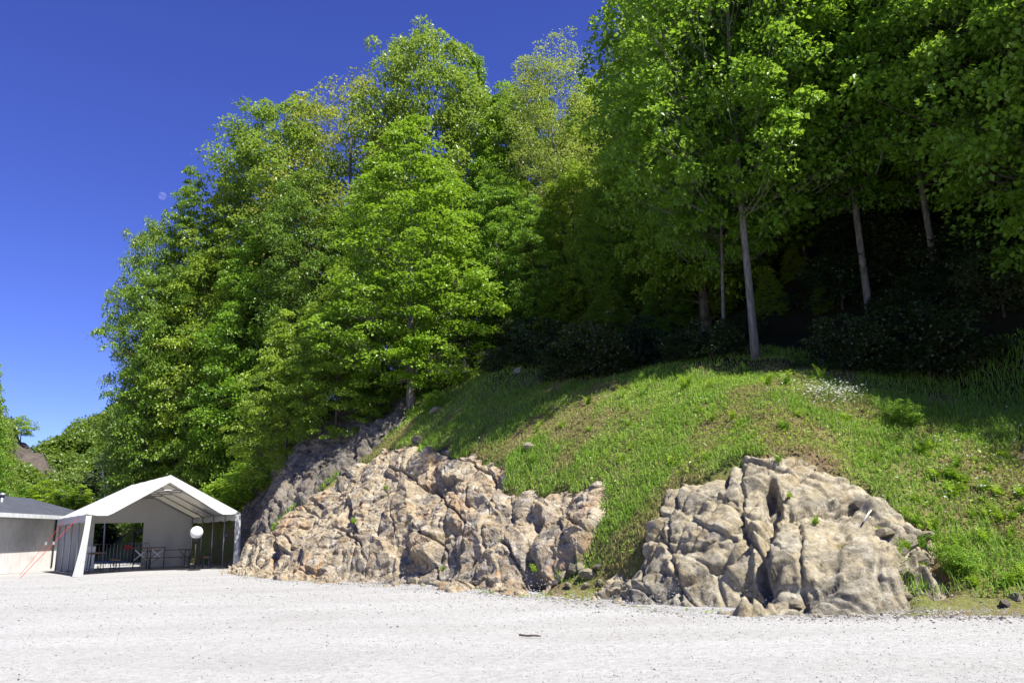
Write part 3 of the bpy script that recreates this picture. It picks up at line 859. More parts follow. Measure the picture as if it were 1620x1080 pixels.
gcol *= rg.uniform(0.7, 1.25, (n, 1))
tag(mesh_obj('grass', GV, [GQ, GT], M_GRASS, vcol=np.repeat(gcol, 5, 0)), 'short sunlit grass covering the bank between the rocks and the wood', 'grass', kind='stuff')
# low broad-leaved ground cover
sel = rg.uniform(0, 1, n) < 0.20
Pc, zc, sc_ = P[sel], z[sel], s[sel]
m_ = len(Pc)
C = np.concatenate([Pc + rg.normal(0, 0.05, (m_, 2)), (zc + rg.uniform(0.02, 0.13, m_) * np.where(sc_ < 0.3, 0.3, 1))[:, None]], 1)
A = unit(np.concatenate([rg.normal(0, 1, (m_, 2)), rg.normal(0, 0.25, (m_, 1))], 1))
Nn = np.array([0, 0, 1.0]) + rg.normal(0, 0.35, (m_, 3))
Nn = unit(Nn - A * (Nn * A).sum(1, keepdims=True))
sz = rg.uniform(0.025, 0.055, m_)
me = leaf_mesh('ground_cover', C, A, Nn, sz * 1.3, sz, np.clip(rg.normal(0.5, 0.25, m_) + 0.3 * fbm(Pc, 2, 8), 0, 1), LEAF['lime'])
tag(link(bpy.data.objects.new('ground_cover', me)), 'small-leaved herbs growing among the grass of the bank', 'herbs', kind='stuff')

def flower_stuff(name, spots, label):
    V, F, col = [], [], []
    Cs = []
    for px, py, sx, sy, nn in spots:
        for _ in range(nn):
            Cs.append(hit(px + rg.normal(0, sx), py + rg.normal(0, sy)))
    Cs = np.array(Cs)
    nn = len(Cs)
    Cs[:, 2] += rg.uniform(0.12, 0.34, nn)
    mb = MB()
    st = MB()
    for c in Cs:
        r = rg.uniform(0.014, 0.03)
        a0 = rg.uniform(0, 6)
        tl = rg.normal(0, 0.3, 2)
        ring = np.array([[r * math.cos(a0 + a), r * math.sin(a0 + a), r * (tl[0] * math.cos(a) + tl[1] * math.sin(a))] for a in np.arange(10) * 0.6283])
        ring[1::2] *= 0.5
        mb.add(np.concatenate([[c], c + ring]), tris=[[0, 1 + k, 1 + (k + 1) % 10] for k in range(10)])
        st.add([c, c + [0.004, 0, -0.36], c + [-0.004, 0, -0.36]], tris=[[0, 1, 2]])
    V = np.concatenate(mb.v + st.v)
    nv = sum(map(len, mb.v))
    col = np.concatenate([np.tile([0.62, 0.62, 0.60], (nv, 1)), np.tile([0.09, 0.17, 0.02], (len(V) - nv, 1))])
    tag(mesh_obj(name, V, np.concatenate([np.concatenate(mb.t), np.concatenate(st.t) + nv]), M_GRASS, vcol=col), label, 'flowers', kind='stuff')
flower_stuff('white_flowers', [(1330, 634, 26, 7, 330), (1292, 630, 14, 6, 80)], 'dense patch of small white flowers at the top of the bank')
flower_stuff('scattered_flowers', [(1560, 760, 50, 40, 60), (1500, 800, 60, 50, 30), (1250, 640, 90, 12, 30), (1000, 640, 60, 10, 14)], 'single white flowers scattered through the long grass')

def plant_mesh(seed, nst, ht, leaf, pairs, spread):
    r = np.random.default_rng(seed)
    C, A, Nn, S = [], [], [], []
    mb = MB()
    for i in range(nst):
        az = r.uniform(0, 6.28)
        q = np.linspace(0, 1, pairs + 2)
        Hh = ht * r.uniform(0.6, 1.1)
        out = np.array([math.cos(az), math.sin(az), 0]) * spread * r.uniform(0.3, 1.0)
        path = out * (q ** 1.5)[:, None] + np.array([0, 0, Hh]) * (q - 0.25 * q ** 3)[:, None]
        path[0, 2] = -0.05
        mb.tube(path, 0.006, 3, False)
        tdir = unit(np.gradient(path, axis=0))
        side = unit(np.cross(tdir, [0, 0, 1.0]))
        for k in range(1, pairs + 2):
            sc = leaf * (1.15 - 0.7 * q[k])
            for sgn in (-1, 1):
                a = unit(side[k] * sgn + 0.4 * tdir[k] + np.array([0, 0, r.uniform(-0.2, 0.25)]))
                nrm = np.cross(a, side[k] * 0 + tdir[k]); nrm = nrm * (1 if nrm[2] > 0 else -1)
                C.append(path[k] + a * sc * 0.5); A.append(a); Nn.append(unit(nrm)); S.append(sc)
    C, A, Nn, S = map(np.array, (C, A, Nn, S))
    Nn = unit(Nn - A * (Nn * A).sum(1, keepdims=True))
    lf = leaf_mesh('leaves', C, A, Nn, S, S * 0.42, np.clip(r.normal(0.6, 0.2, len(C)), 0, 1), LEAF['lime'])
    stm = mesh_data('stem', np.concatenate(mb.v), np.concatenate(mb.q), LEAF['tall'], fattr=np.full(sum(map(len, mb.q)), 0.5))
    return lf, stm
FERN = [plant_mesh(21 + i, 6, 0.75, 0.16, 9, 0.42) for i in range(2)]
WEED = [plant_mesh(31 + i, 9, 0.55, 0.17, 4, 0.35) for i in range(2)]
def put_plant(protos, px, py, sc, name, label, group):
    p = hit(px, py)
    e = empty(name, (p[0], p[1], p[2] - 0.02), rg.uniform(0, 6.28), (sc,) * 3)
    tag(e, label, 'plant', group)
    lf, stm = protos[int(rg.integers(0, 2))]
    link(bpy.data.objects.new('leaves', lf), e); link(bpy.data.objects.new('stem', stm), e)
for px, py, sc in [(722, 612, 1.0), (755, 596, 0.9), (930, 640, 0.8), (985, 632, 0.9), (1020, 628, 1.0), (1085, 622, 1.3), (1120, 618, 0.9), (1215, 612, 0.9), (1245, 610, 0.9), (660, 655, 0.8), (1180, 590, 0.9), (1300, 600, 0.9)]:
    put_plant(FERN, px, py, sc * 0.65, 'fern', 'upright green fern on the crest of the grass bank', 'ferns along the crest')
for i in range(60):
    px = rg.uniform(1420, 1635); py = 700 + rg.uniform(0, 1) ** 0.8 * 230
    put_plant(WEED, px, py, rg.uniform(0.3, 0.65), 'leafy_weed', 'broad-leaved weed in the lush grass beside the tan outcrop', 'weeds beside the tan outcrop')
for px, py in [(655, 770), (560, 830), (735, 800), (790, 860), (610, 775), (470, 850), (1250, 790), (1290, 830), (1090, 835), (1330, 880), (1345, 925), (1300, 950), (1395, 845), (1425, 880), (1180, 770), (845, 905), (700, 905)]:
    put_plant(WEED, px, py, rg.uniform(0.28, 0.5), 'leafy_weed', 'small leafy weed rooted in a ledge of the rock', 'weeds on the rock ledges')
for i in range(26):
    put_plant(WEED, rg.uniform(820, 1400), rg.uniform(640, 740), rg.uniform(0.3, 0.55), 'leafy_weed', 'small leafy weed in the short grass of the bank', 'weeds in the short grass')
for px, py, hh, lb in [(1430, 672, 0.55, 'small leafy shrub at the shaded end of the white flower patch'), (1520, 905, 0.42, 'dense shrub beside the end of the tan outcrop at the foot of the bank'),
                       (690, 650, 0.8, 'small shrub below the bright lime at the edge of the bank')]:
    p = hit(px, py)
    put_tree('bush', p[0], p[1], hh, 1.1, name='shrub', label=lb, cat='shrub')

# ---------------------------------------------------------------- stones and gravel
def stone_mesh(seed, mat):
    r = np.random.default_rng(seed)
    n1, n2 = 8, 6
    V = [[0, 0, -1]] + [[math.sin(math.pi * a / n2) * math.cos(6.2832 * b / n1), math.sin(math.pi * a / n2) * math.sin(6.2832 * b / n1), -math.cos(math.pi * a / n2)] for a in range(1, n2) for b in range(n1)] + [[0, 0, 1]]
    V = np.array(V, float)
    for _ in range(7):                                     # chop flat facets
        d = unit(r.normal(0, 1, 3)); c = r.uniform(0.45, 0.8)
        k = V @ d - c
        V = V - np.where(k > 0, k, 0)[:, None] * d
    V = V * np.array([1.0, r.uniform(0.6, 0.9), r.uniform(0.45, 0.7)])
    q = [[1 + a * n1 + b, 1 + a * n1 + (b + 1) % n1, 1 + (a + 1) * n1 + (b + 1) % n1, 1 + (a + 1) * n1 + b] for a in range(n2 - 2) for b in range(n1)]
    e = len(V) - 1
    t = [[0, 1 + (b + 1) % n1, 1 + b] for b in range(n1)] + [[e, e - n1 + b, e - n1 + (b + 1) % n1] for b in range(n1)]
    return mesh_data('stone', V, [np.array(q), np.array(t)], mat)
STONES = [stone_mesh(50 + i, [M_ROCKR, M_CLIFF, M_ROCKR][i % 3]) for i in range(6)]
def put_stone(px, py, r, label, group, i):
    p = hit(px, py)
    o = link(bpy.data.objects.new('stone', STONES[i % 6]))
    o.location = (p[0], p[1], p[2] + r * 0.15)
    o.rotation_euler = (rg.normal(0, 0.3), rg.normal(0, 0.3), rg.uniform(0, 6.28))
    o.scale = (r,) * 3
    tag(o, label, 'stone', group)
for i, (px, py, r) in enumerate([(890, 915, 0.16), (905, 905, 0.20), (918, 898, 0.17), (930, 912, 0.22), (945, 902, 0.16), (925, 930, 0.13), (900, 930, 0.12), (880, 925, 0.11), (950, 922, 0.12)]):
    put_stone(px, py, r, 'dark angular block in the rubble between the two outcrops', 'rubble between the outcrops', i)
for i, (px, py, r) in enumerate([(1262, 962, 0.16), (1290, 966, 0.20), (1385, 962, 0.24), (1365, 950, 0.2), (1330, 965, 0.09), (1410, 955, 0.12), (1235, 966, 0.10), (1590, 960, 0.12), (1610, 948, 0.14)]):
    put_stone(px, py, r, 'pale loose stone lying at the foot of the tan outcrop', 'loose stones at the foot of the tan outcrop', i)
for i, (px, py, r) in enumerate([(625, 925, 0.13), (650, 920, 0.15), (668, 927, 0.11), (690, 924, 0.14), (712, 927, 0.16), (735, 928, 0.12), (780, 935, 0.12), (755, 925, 0.13), (805, 936, 0.10)]):
    put_stone(px, py, r, 'grey loose stone lying at the foot of the rusty outcrop', 'loose stones at the foot of the rusty outcrop', i)
for i, (px, py, r, lb) in enumerate([(690, 652, 0.30, 'grey boulder in the grass below the bright lime'), (660, 700, 0.34, 'shaded grey boulder half buried in the grass above the rusty outcrop'),
                                     (820, 588, 0.25, 'pale boulder in the shade of the wood'), (838, 708, 0.22, 'small grey rock showing through the short grass'), (608, 690, 0.3, 'grey boulder on the rim of the grey cliff')]):
    put_stone(px, py, r, lb, None, i)

for i, (px, py, r) in enumerate([(1400, 850, 0.2), (1425, 842, 0.16), (1440, 862, 0.22), (1465, 850, 0.15), (1420, 880, 0.18), (1455, 885, 0.16), (1410, 905, 0.2), (1440, 915, 0.14), (1405, 935, 0.16), (1430, 945, 0.12), (1360, 800, 0.2), (1380, 815, 0.14)]):
    put_stone(px, py, r, 'broken block in the crumbling end of the tan outcrop', 'broken blocks at the end of the tan outcrop', i)

# loose gravel: too many to count
n = 46000
dpt = 5.5 + (rg.uniform(0, 1, n) ** 1.7) * 22
xx = rg.uniform(-0.75, 0.75, n) * dpt
P = np.stack([xx, dpt], 1)
near_foot = rg.uniform(0, 1, n) < 0.22
bi = rg.integers(7, 19, n)
tt = rg.uniform(0, 1, n)[:, None]
P[near_foot] = (BASE[bi] * (1 - tt) + BASE[bi + 1] * tt + rg.normal(0, 0.35, (n, 2)) - AY * 0.25)[near_foot]
P = P[base_dist(P) < 0.5]
n = len(P)
r = rg.uniform(0.004, 0.010, n) * (1 + 1.0 * (rg.uniform(0, 1, n) < 0.05)) * np.clip(P[:, 1] / 10, 0.8, 1.6)
oct_ = np.array([[1, 0, 0], [0, 1, 0], [-1, 0, 0], [0, -1, 0], [0, 0, 0.8], [0, 0, -0.6]], float)
V = np.concatenate([P, (np.maximum(ground_z(P), np.where(base_dist(P) > -0.4, hillz(P), -1)) + r * 0.25)[:, None]], 1)[:, None] + oct_[None] * r[:, None, None] * rg.uniform(0.6, 1.3, (n, 6, 1))
F = np.array([[0, 1, 4], [1, 2, 4], [2, 3, 4], [3, 0, 4], [1, 0, 5], [2, 1, 5], [3, 2, 5], [0, 3, 5]])
F = (np.arange(n)[:, None, None] * 6 + F[None]).reshape(-1, 3)
gv = rg.uniform(0.20, 0.32, n)
dk = rg.uniform(0, 1, n) < 0.05
gv[dk] = rg.uniform(0.06, 0.15, dk.sum())
gc = gv[:, None] * np.array([1.0, 0.985, 0.965])
tag(mesh_obj('loose_gravel', V.reshape(-1, 3), F, M_STONE_V, vcol=np.repeat(gc, 6, 0)), 'loose pale gravel chips strewn over the lot', 'gravel', kind='stuff')

# rubble and chips washed down to the foot of the rocks
n = 2600
bi = rg.integers(7, 19, n)
tt = rg.uniform(0, 1, n)[:, None]
P = BASE[bi] * (1 - tt) + BASE[bi + 1] * tt - AY * (0.22 + rg.exponential(0.22, n))[:, None] + AX * rg.normal(0, 0.3, n)[:, None]
clump = vnoise(P * 1.1, 44)
P = P[clump > -0.15]
n = len(P)
r = np.minimum(0.010 + rg.exponential(0.010, n), 0.04)
q4 = unit(rg.normal(0, 1, (n, 4)))                         # each chip turned at random
qa, qb, qc, qd = q4.T
ROT = np.stack([np.stack([1 - 2 * (qc ** 2 + qd ** 2), 2 * (qb * qc - qa * qd), 2 * (qb * qd + qa * qc)], 1), np.stack([2 * (qb * qc + qa * qd), 1 - 2 * (qb ** 2 + qd ** 2), 2 * (qc * qd - qa * qb)], 1),
                np.stack([2 * (qb * qd - qa * qc), 2 * (qc * qd + qa * qb), 1 - 2 * (qb ** 2 + qc ** 2)], 1)], 1)
CHIP = np.einsum('nij,kj->nki', ROT, oct_)
V = np.concatenate([P, (np.maximum(ground_z(P), hillz(P)) + r * 0.2)[:, None]], 1)[:, None] + CHIP * r[:, None, None] * rg.uniform(0.5, 1.4, (n, 6, 1)) * np.array([1, 1, 0.7])
F = np.array([[0, 1, 4], [1, 2, 4], [2, 3, 4], [3, 0, 4], [1, 0, 5], [2, 1, 5], [3, 2, 5], [0, 3, 5]])
F = (np.arange(n)[:, None, None] * 6 + F[None]).reshape(-1, 3)
gc = rg.uniform(0.10, 0.30, n)[:, None] * np.array([1.0, 0.90, 0.74])
tag(mesh_obj('rock_debris', V.reshape(-1, 3), F, M_STONE_V, vcol=np.repeat(gc, 6, 0)), 'tan and grey rock chips fallen to the foot of the outcrops', 'rubble', kind='stuff')

M_STICK = plain('weathered_wood', (0.07, 0.05, 0.04), 0.9)
M_BLEACH = plain('bleached_wood', (0.55, 0.53, 0.48), 0.8)
a, b = gnd(821, 1007), gnd(856, 1008)
q = np.linspace(0, 1, 7)
st = a + (b - a) * q[:, None] + np.stack([np.zeros(7), 0.012 * np.sin(q * 7), np.full(7, 0.02) + 0.004 * np.cos(q * 9)], 1)
tag(MB().tube(st, [0.011, 0.013, 0.012, 0.013, 0.011, 0.012, 0.007], 6).build('dead_stick', M_STICK, None, True), 'short dark dead stick lying alone on the pale gravel', 'stick')
a, b = hit(1366, 830), hit(1382, 812)
tag(MB().tube([a + [0, -0.02, 0.05], (a + b) / 2 + [0, -0.05, 0.10], b + [0, -0.02, 0.08]], [0.014, 0.016, 0.010], 6).build('bleached_stick', M_BLEACH, None, True), 'bleached white stick leaning on the tan outcrop', 'stick')

# ---------------------------------------------------------------- party tent
def fabric():
    m, n, l, out = newmat('tent_fabric')
    b = principled(n, l, None, 0.55, 0.3)
    t = n.new('ShaderNodeBsdfTranslucent')
    ns = noise(n, l, 1.5, 5, 0.6, coords(n))
    r = ramp(n, [(0.3, (0.44, 0.435, 0.42)), (0.7, (0.50, 0.50, 0.49))])
    l.new(ns.outputs[0], r.inputs[0]); l.new(r.outputs[0], b.inputs['Base Color'])
    t.inputs['Color'].default_value = (0.50, 0.45, 0.36, 1)
    mx = n.new('ShaderNodeMixShader'); mx.inputs[0].default_value = 0.12
    l.new(b.outputs[0], mx.inputs[1]); l.new(t.outputs[0], mx.inputs[2]); l.new(mx.outputs[0], out.inputs[0])
    w = noise(n, l, 3.0, 3, 0.5, coords(n))
    bump(n, l, b, w.outputs[0], 0.35, 0.05)
    return m
M_FAB = fabric()
M_PIPE = plain('galvanised_pipe', (0.30, 0.31, 0.32), 0.45, 0.5, 0.6)
M_RED = plain('red_strap', (0.33, 0.018, 0.02), 0.6)
TW, TL, EH, RH = 5.6, 6.2, 2.15, 3.62
fl, fr = gnd(130, 911), gnd(371, 899)
tdir = (fr - fl)[:2]; TW = float(np.hypot(*tdir)); tang = math.atan2(tdir[1], tdir[0])
tent = tag(empty('party_tent', (fl[0], fl[1], 0.0), tang), 'white open-fronted party tent with peaked roof beside the rock outcrop', 'tent')
FR = [TL * k / 4 for k in range(5)]
yy = np.linspace(-0.12, TL + 0.12, 34)
def sag(y): return -0.05 * np.abs(np.sin(np.clip(y, 0, TL) / TL * 4 * math.pi)) ** 0.8
def roof_pt(u, y):
    """u 0..1 left eave to ridge to right eave"""
    x = -0.08 + u * (TW + 0.16)
    k = 1 - abs(2 * u - 1)
    return [x, y, EH + 0.03 + (RH - EH) * k + sag(y) * (0.3 + math.sin(math.pi * min(1, k)) * 0.7)]
mb = MB()
mb.sheet([[roof_pt(u, y) for y in yy] for u in np.concatenate([np.linspace(0, 0.5, 9), np.linspace(0.5, 1, 9)[1:]])])
roof = mb.build('roof_cover', M_FAB, tent, True)
for sx in (0, 1):
    x = -0.082 if sx == 0 else TW + 0.082
    yy2 = np.linspace(-0.12, TL + 0.12, 60)
    mb = MB()
    G = [[[x + (0.02 * math.sin(y * 5) if k else 0), y, EH + 0.03 + sag(y) * 0.3 - k * (0.12 + 0.022 * abs(math.sin(y * 2.6)))] for y in yy2] for k in (0, 1, 2)]
    mb.sheet(G).build('side_valance', M_FAB, roof, True)
# front gable band and the tapered corner curtains
def band(y, w, name, parent):
    mb = MB()
    us = np.linspace(0, 1, 31)
    outer = [roof_pt(u, y) for u in us]
    G = [[[p[0], y - 0.015, p[2]] for p in outer], [[TW / 2 + (p[0] - TW / 2) * (1 - w * 0.45), y - 0.03, max(p[2] - w * 0.95, EH - 0.03)] for p in outer]]
    return mb.sheet(G).build(name, M_FAB, parent, True)
band(-0.12, 0.30, 'gable_band', roof)
for sx in (-1, 1):
    mb = MB()
    rows = []
    for k in np.linspace(0, 1, 12):
        zz = (EH - 0.02) * (1 - k)
        xo = (-0.09 - 0.26 * k ** 1.6) if sx < 0 else TW + 0.09 + 0.06 * k
        xi = (0.10 - 0.13 * k) if sx < 0 else TW - 0.12 - 0.05 * k
        rows.append([[xo + (xi - xo) * a, -0.14 + 0.05 * math.sin(a * 9 + k * 2) * (0.3 + 0.7 * k) - 0.1 * k, zz] for a in np.linspace(0, 1, 14)])
    mb.sheet(rows).build('corner_curtain', M_FAB, tent, True)
# back wall: gable and two panels beside an opening
mb = MB()
us = np.linspace(0, 1, 25)
mb.sheet([[[roof_pt(u, TL)[0] * (TW / (TW + 0.16)) + 0.05, TL + 0.05, roof_pt(u, TL)[2] - 0.02] for u in us], [[u * TW, TL + 0.05 + 0.02 * math.sin(u * 20), EH - 0.18] for u in us]])
mb.build('back_gable', M_FAB, tent, True)
for x0, x1 in ((0.0, 1.35), (3.35, TW)):
    xs = np.linspace(x0, x1, 26)
    MB().sheet([[[x, TL + 0.06 + 0.05 * math.sin(x * 7 + k) * k, 0.02 + (EH - 0.20) * (1 - k)] for x in xs] for k in np.linspace(0, 1, 10)]).build('back_wall', M_FAB, tent, True)
# frame
for y in FR:
    for x in (0.0, TW):
        MB().tube([[x, y, 0], [x, y, EH]], 0.026, 8).build('post', M_PIPE, tent, True)
        MB().tube([[x, y, EH], [TW / 2, y, RH - 0.04]], 0.024, 8).build('rafter', M_PIPE, tent, True)
    k = 0.66
    MB().tube([[TW / 2 * k, y, EH + (RH - EH) * k - 0.05], [TW - TW / 2 * k, y, EH + (RH - EH) * k - 0.05]], 0.02, 8).build('collar_tie', M_PIPE, tent, True)
for x, zz in ((0.0, EH - 0.01), (TW, EH - 0.01), (TW / 2, RH - 0.05)):
    MB().tube([[x, 0, zz], [x, TL, zz]], 0.022, 8).build('purlin', M_PIPE, tent, True)
MB().tube([[0, 0, 0.03], [0, TL, 0.03]], 0.018, 6).build('ground_rail', M_PIPE, tent, True)
# red guy straps with their pegs
for (x0, y0, x1, y1, z1) in ((-0.05, 1.6, -1.9, 0.2, 0.02), (-0.05, 4.5, -1.5, 3.9, 0.02), (TW + 0.05, 0.0, TW + 1.1, -0.55, 0.75), (TW + 0.05, 3.1, TW + 1.15, 2.7, 0.3)):
    d = np.array([x1 - x0, y1 - y0, z1 - EH]); sd = np.cross(d, [0, 0, 1.0]); sd = sd / np.linalg.norm(sd) * 0.013
    p0, p1 = np.array([x0, y0, EH - 0.02]), np.array([x1, y1, z1])
    up_ = np.array([0, 0, 0.006])
    MB().add([p0 - sd, p0 + sd, p1 + sd, p1 - sd, p0 - sd + up_, p0 + sd + up_, p1 + sd + up_, p1 - sd + up_],
             [[0, 1, 2, 3], [7, 6, 5, 4], [0, 4, 5, 1], [1, 5, 6, 2], [2, 6, 7, 3], [3, 7, 4, 0]]).build('guy_strap', M_RED, tent)
    pm = p0 * 0.55 + p1 * 0.45
    MB().box(pm, (0.07, 0.05, 0.12)).build('strap_buckle', M_PIPE, tent)
def tent_pt(x, y, z=0.0):
    c, s_ = math.cos(tang), math.sin(tang)
    return (fl[0] + x * c - y * s_, fl[1] + x * s_ + y * c, z)

# ---------------------------------------------------------------- furniture under the tent
M_WOODT = plain('dark_varnished_wood', (0.16, 0.085, 0.04), 0.55, 0.4)
M_STEEL = plain('dark_green_steel', (0.05, 0.06, 0.055), 0.5, 0.4, 0.3)
M_GALV = plain('barrier_steel', (0.28, 0.29, 0.30), 0.45, 0.5, 0.7)
M_GLOBE = plain('opal_globe', (0.62, 0.62, 0.61), 0.25, 0.5, 0.0, 0.02)
M_BLACK = plain('black_metal', (0.02, 0.02, 0.02), 0.5)
M_WHITE = plain('white_paint', (0.75, 0.75, 0.73), 0.5)
def beer_set(name, x, y, rz, L, W, Hh, label, cat):
    e = empty(name, tent_pt(x, y), tang + rz)
    tag(e, label, cat)
    npl = 2 if W > 0.35 else 1
    for k in range(npl):
        w = W / npl - 0.006
        MB().box((0, (k - (npl - 1) / 2) * W / npl, Hh - 0.014), (L, w, 0.028)).build('plank', M_WOODT, e)
    for sx in (-1, 1):
        m = MB()
        xx = sx * (L / 2 - 0.28)
        for sy in (-1, 1):
            m.tube([[xx, sy * W * 0.42, 0.0], [xx, sy * W * 0.36, Hh - 0.03]], 0.016, 6)
        m.tube([[xx, -W * 0.41, 0.12], [xx, W * 0.41, 0.12]], 0.014, 6)
        m.tube([[xx, -W * 0.38, Hh - 0.05], [xx, W * 0.38, Hh - 0.05]], 0.014, 6)
        m.tube([[xx, 0, Hh * 0.45], [xx - sx * 0.36, 0, Hh - 0.035]], 0.012, 6)
        m.build('leg', M_STEEL, e)
    return e
beer_set('beer_table', 1.0, 3.4, 1.45, 2.2, 0.6, 0.77, 'brown folding beer table along the open side of the tent next to the building', 'table')
beer_set('beer_bench', 0.45, 3.2, 1.45, 2.2, 0.25, 0.47, 'low wooden bench outside the table next to the building', 'bench')
beer_set('beer_bench', 1.75, 3.5, 1.45, 2.2, 0.25, 0.47, 'low wooden bench between the side table and the steel barrier', 'bench')
beer_set('beer_table', 4.1, 4.7, 0.10, 2.2, 0.6, 0.77, 'brown folding beer table in front of the tent back wall panel', 'table')
beer_set('beer_bench', 4.0, 4.05, 0.10, 2.2, 0.25, 0.47, 'low wooden bench in front of the back wall table', 'bench')
beer_set('beer_bench', 5.0, 2.3, 1.30, 2.4, 0.25, 0.47, 'long wooden bench along the posts on the rock side of the tent', 'bench')
bar = tag(empty('crowd_barrier', tent_pt(2.3, 5.3), tang + 0.05), 'steel crowd barrier with upright bars across the tent back opening', 'barrier')
m = MB()
m.tube([[-1.15, 0, 0.18], [-1.15, 0, 1.0], [-1.07, 0, 1.08], [1.07, 0, 1.08], [1.15, 0, 1.0], [1.15, 0, 0.18], [-1.15, 0, 0.18]], 0.02, 8)
m.build('frame', M_GALV, bar, True)
for k in range(15):
    MB().tube([[-1.0 + k * 2.0 / 14, 0, 0.19], [-1.0 + k * 2.0 / 14, 0, 1.07]], 0.009, 6).build('bar', M_GALV, bar, True)
for sx in (-1, 1):
    MB().tube([[sx * 0.85, -0.3, 0.01], [sx * 0.85, 0, 0.18], [sx * 0.85, 0.3, 0.01]], 0.018, 6).build('foot', M_GALV, bar, True)
MB().box((0.25, -0.03, 0.92), (0.26, 0.01, 0.16)).build('red_plate', M_RED, bar)
def folded(x, y, rz, label):
    e = tag(empty('folding_trestle', tent_pt(x, y), tang + rz), label, 'trestle')
    for sy in (-1, 1):
        MB().tube([[-0.24, sy * 0.03, 0.38], [0.24, sy * 0.03, 0.80]] if sy > 0 else [[-0.24, -0.03, 0.80], [0.24, -0.03, 0.38]], 0.022, 6).build('cross_brace', M_WHITE, e)
    for sx in (-1, 1):
        MB().tube([[sx * 0.28, 0, 0], [sx * 0.26, 0, 0.86]], 0.02, 6).build('leg', M_STEEL, e)
    MB().box((0, 0, 0.88), (0.66, 0.14, 0.04)).build('top_rail', M_WOODT, e)
folded(2.9, 4.4, 0.1, 'folding trestle with white crossed braces beside the barrier plate')
folded(3.55, 4.3, -0.15, 'folding trestle with white crossed braces between barrier and back table')
box = MB().box((0, 0, 0.5), (0.42, 0.4, 1.0))
bx = box.build('white_cabinet', M_WHITE)
bx.location = tent_pt(1.15, 5.75, 0.0); bx.rotation_euler[2] = tang
tag(bx, 'pale upright box cabinet at the edge of the tent back opening', 'cabinet')
lp = gnd(307, 902)
lamp = tag(empty('globe_lamp', (lp[0], lp[1], 0.0)), 'white ball lamp on a thin black pole at the tent entrance', 'lamp')
gz = at(307, 842, lp[1])[2]
MB().lathe([(0.0, 0.0), (0.24, 0.0), (0.24, 0.03), (0.05, 0.05), (0.0, 0.05)], n=20).build('base_plate', M_BLACK, lamp, True)
MB().tube([[0, 0, 0.04], [0, 0, gz - 0.30]], 0.018, 8).build('pole', M_BLACK, lamp, True)
MB().lathe([(0.0, gz - 0.34), (0.07, gz - 0.34), (0.13, gz - 0.27), (0.12, gz - 0.22), (0, gz - 0.2)], n=20).build('collar', M_BLACK, lamp, True)
MB().lathe([(0.245 * math.sin(a), gz - 0.245 * math.cos(a)) for a in np.linspace(0.02, math.pi - 0.02, 22)], n=32).build('globe', M_GLOBE, lamp, True)

# ---------------------------------------------------------------- low building
def wall_mat():
    m, n, l, out = newmat('painted_render')
    p = principled(n, l, out, 0.9, 0.15)
    v = coords(n)
    a = noise(n, l, 0.8, 6, 0.65, v, 0.5)
    r = ramp(n, [(0.3, (0.54, 0.505, 0.485)), (0.6, (0.66, 0.635, 0.62))]); l.new(a.outputs[0], r.inputs[0])
    b = noise(n, l, 7.0, 7, 0.7, coords(n, 'Object', (1, 1, 0.4), None, l))
    r2 = ramp(n, [(0.3, (0.82, 0.81, 0.80)), (0.6, (1.05, 1.05, 1.05))]); l.new(b.outputs[0], r2.inputs[0])
    l.new(mixc(n, l, 1.0, r.outputs[0], r2.outputs[0], 'MULTIPLY'), p.inputs['Base Color'])
    bump(n, l, p, b.outputs[0], 0.3, 0.02)
    return m
M_WALL = wall_mat()
M_ROOF = plain('dark_roofing_felt', (0.055, 0.06, 0.072), 0.7, 0.3, 0, 0.25, 2.0)
M_TRIM = plain('pale_fascia', (0.55, 0.57, 0.60), 0.5)
w0 = gnd(0, 908)
bdir = np.array([-0.16, 1.0]); bdir /= np.linalg.norm(bdir)
A0 = w0[:2] - bdir * 5.0
bld = tag(empty('low_building', (A0[0], A0[1], 0), math.atan2(bdir[1], bdir[0])), 'low pale rendered building with dark pitched roof beside the tent', 'building')
BL, BW, BH, BR = 14.5, 6.4, 2.46, 3.42      # local x along the wall, local y away to the far side
bw = MB()
bw.box((BL / 2, 0.1, BH / 2), (BL, 0.2, BH)).box((BL / 2, BW - 0.1, BH / 2), (BL, 0.2, BH))
bw.build('wall', M_WALL, bld)
for x in (0.1, BL - 0.1):
    g = MB()
    pr = [(0.2, 0.0), (BW - 0.2, 0.0), (BW - 0.2, BH), (BW / 2, BR - 0.12), (0.2, BH)]
    V = [[x - 0.098, a, b] for a, b in pr] + [[x + 0.098, a, b] for a, b in pr]
    g.add(V, [[i, (i + 1) % 5, 5 + (i + 1) % 5, 5 + i] for i in range(5)], [[0, 2, 1], [0, 3, 2], [0, 4, 3], [5, 6, 7], [5, 7, 8], [5, 8, 9]])
    g.build('gable_wall', M_WALL, bld)
sl_ = (BR - BH) / (BW / 2)
OV = 0.55
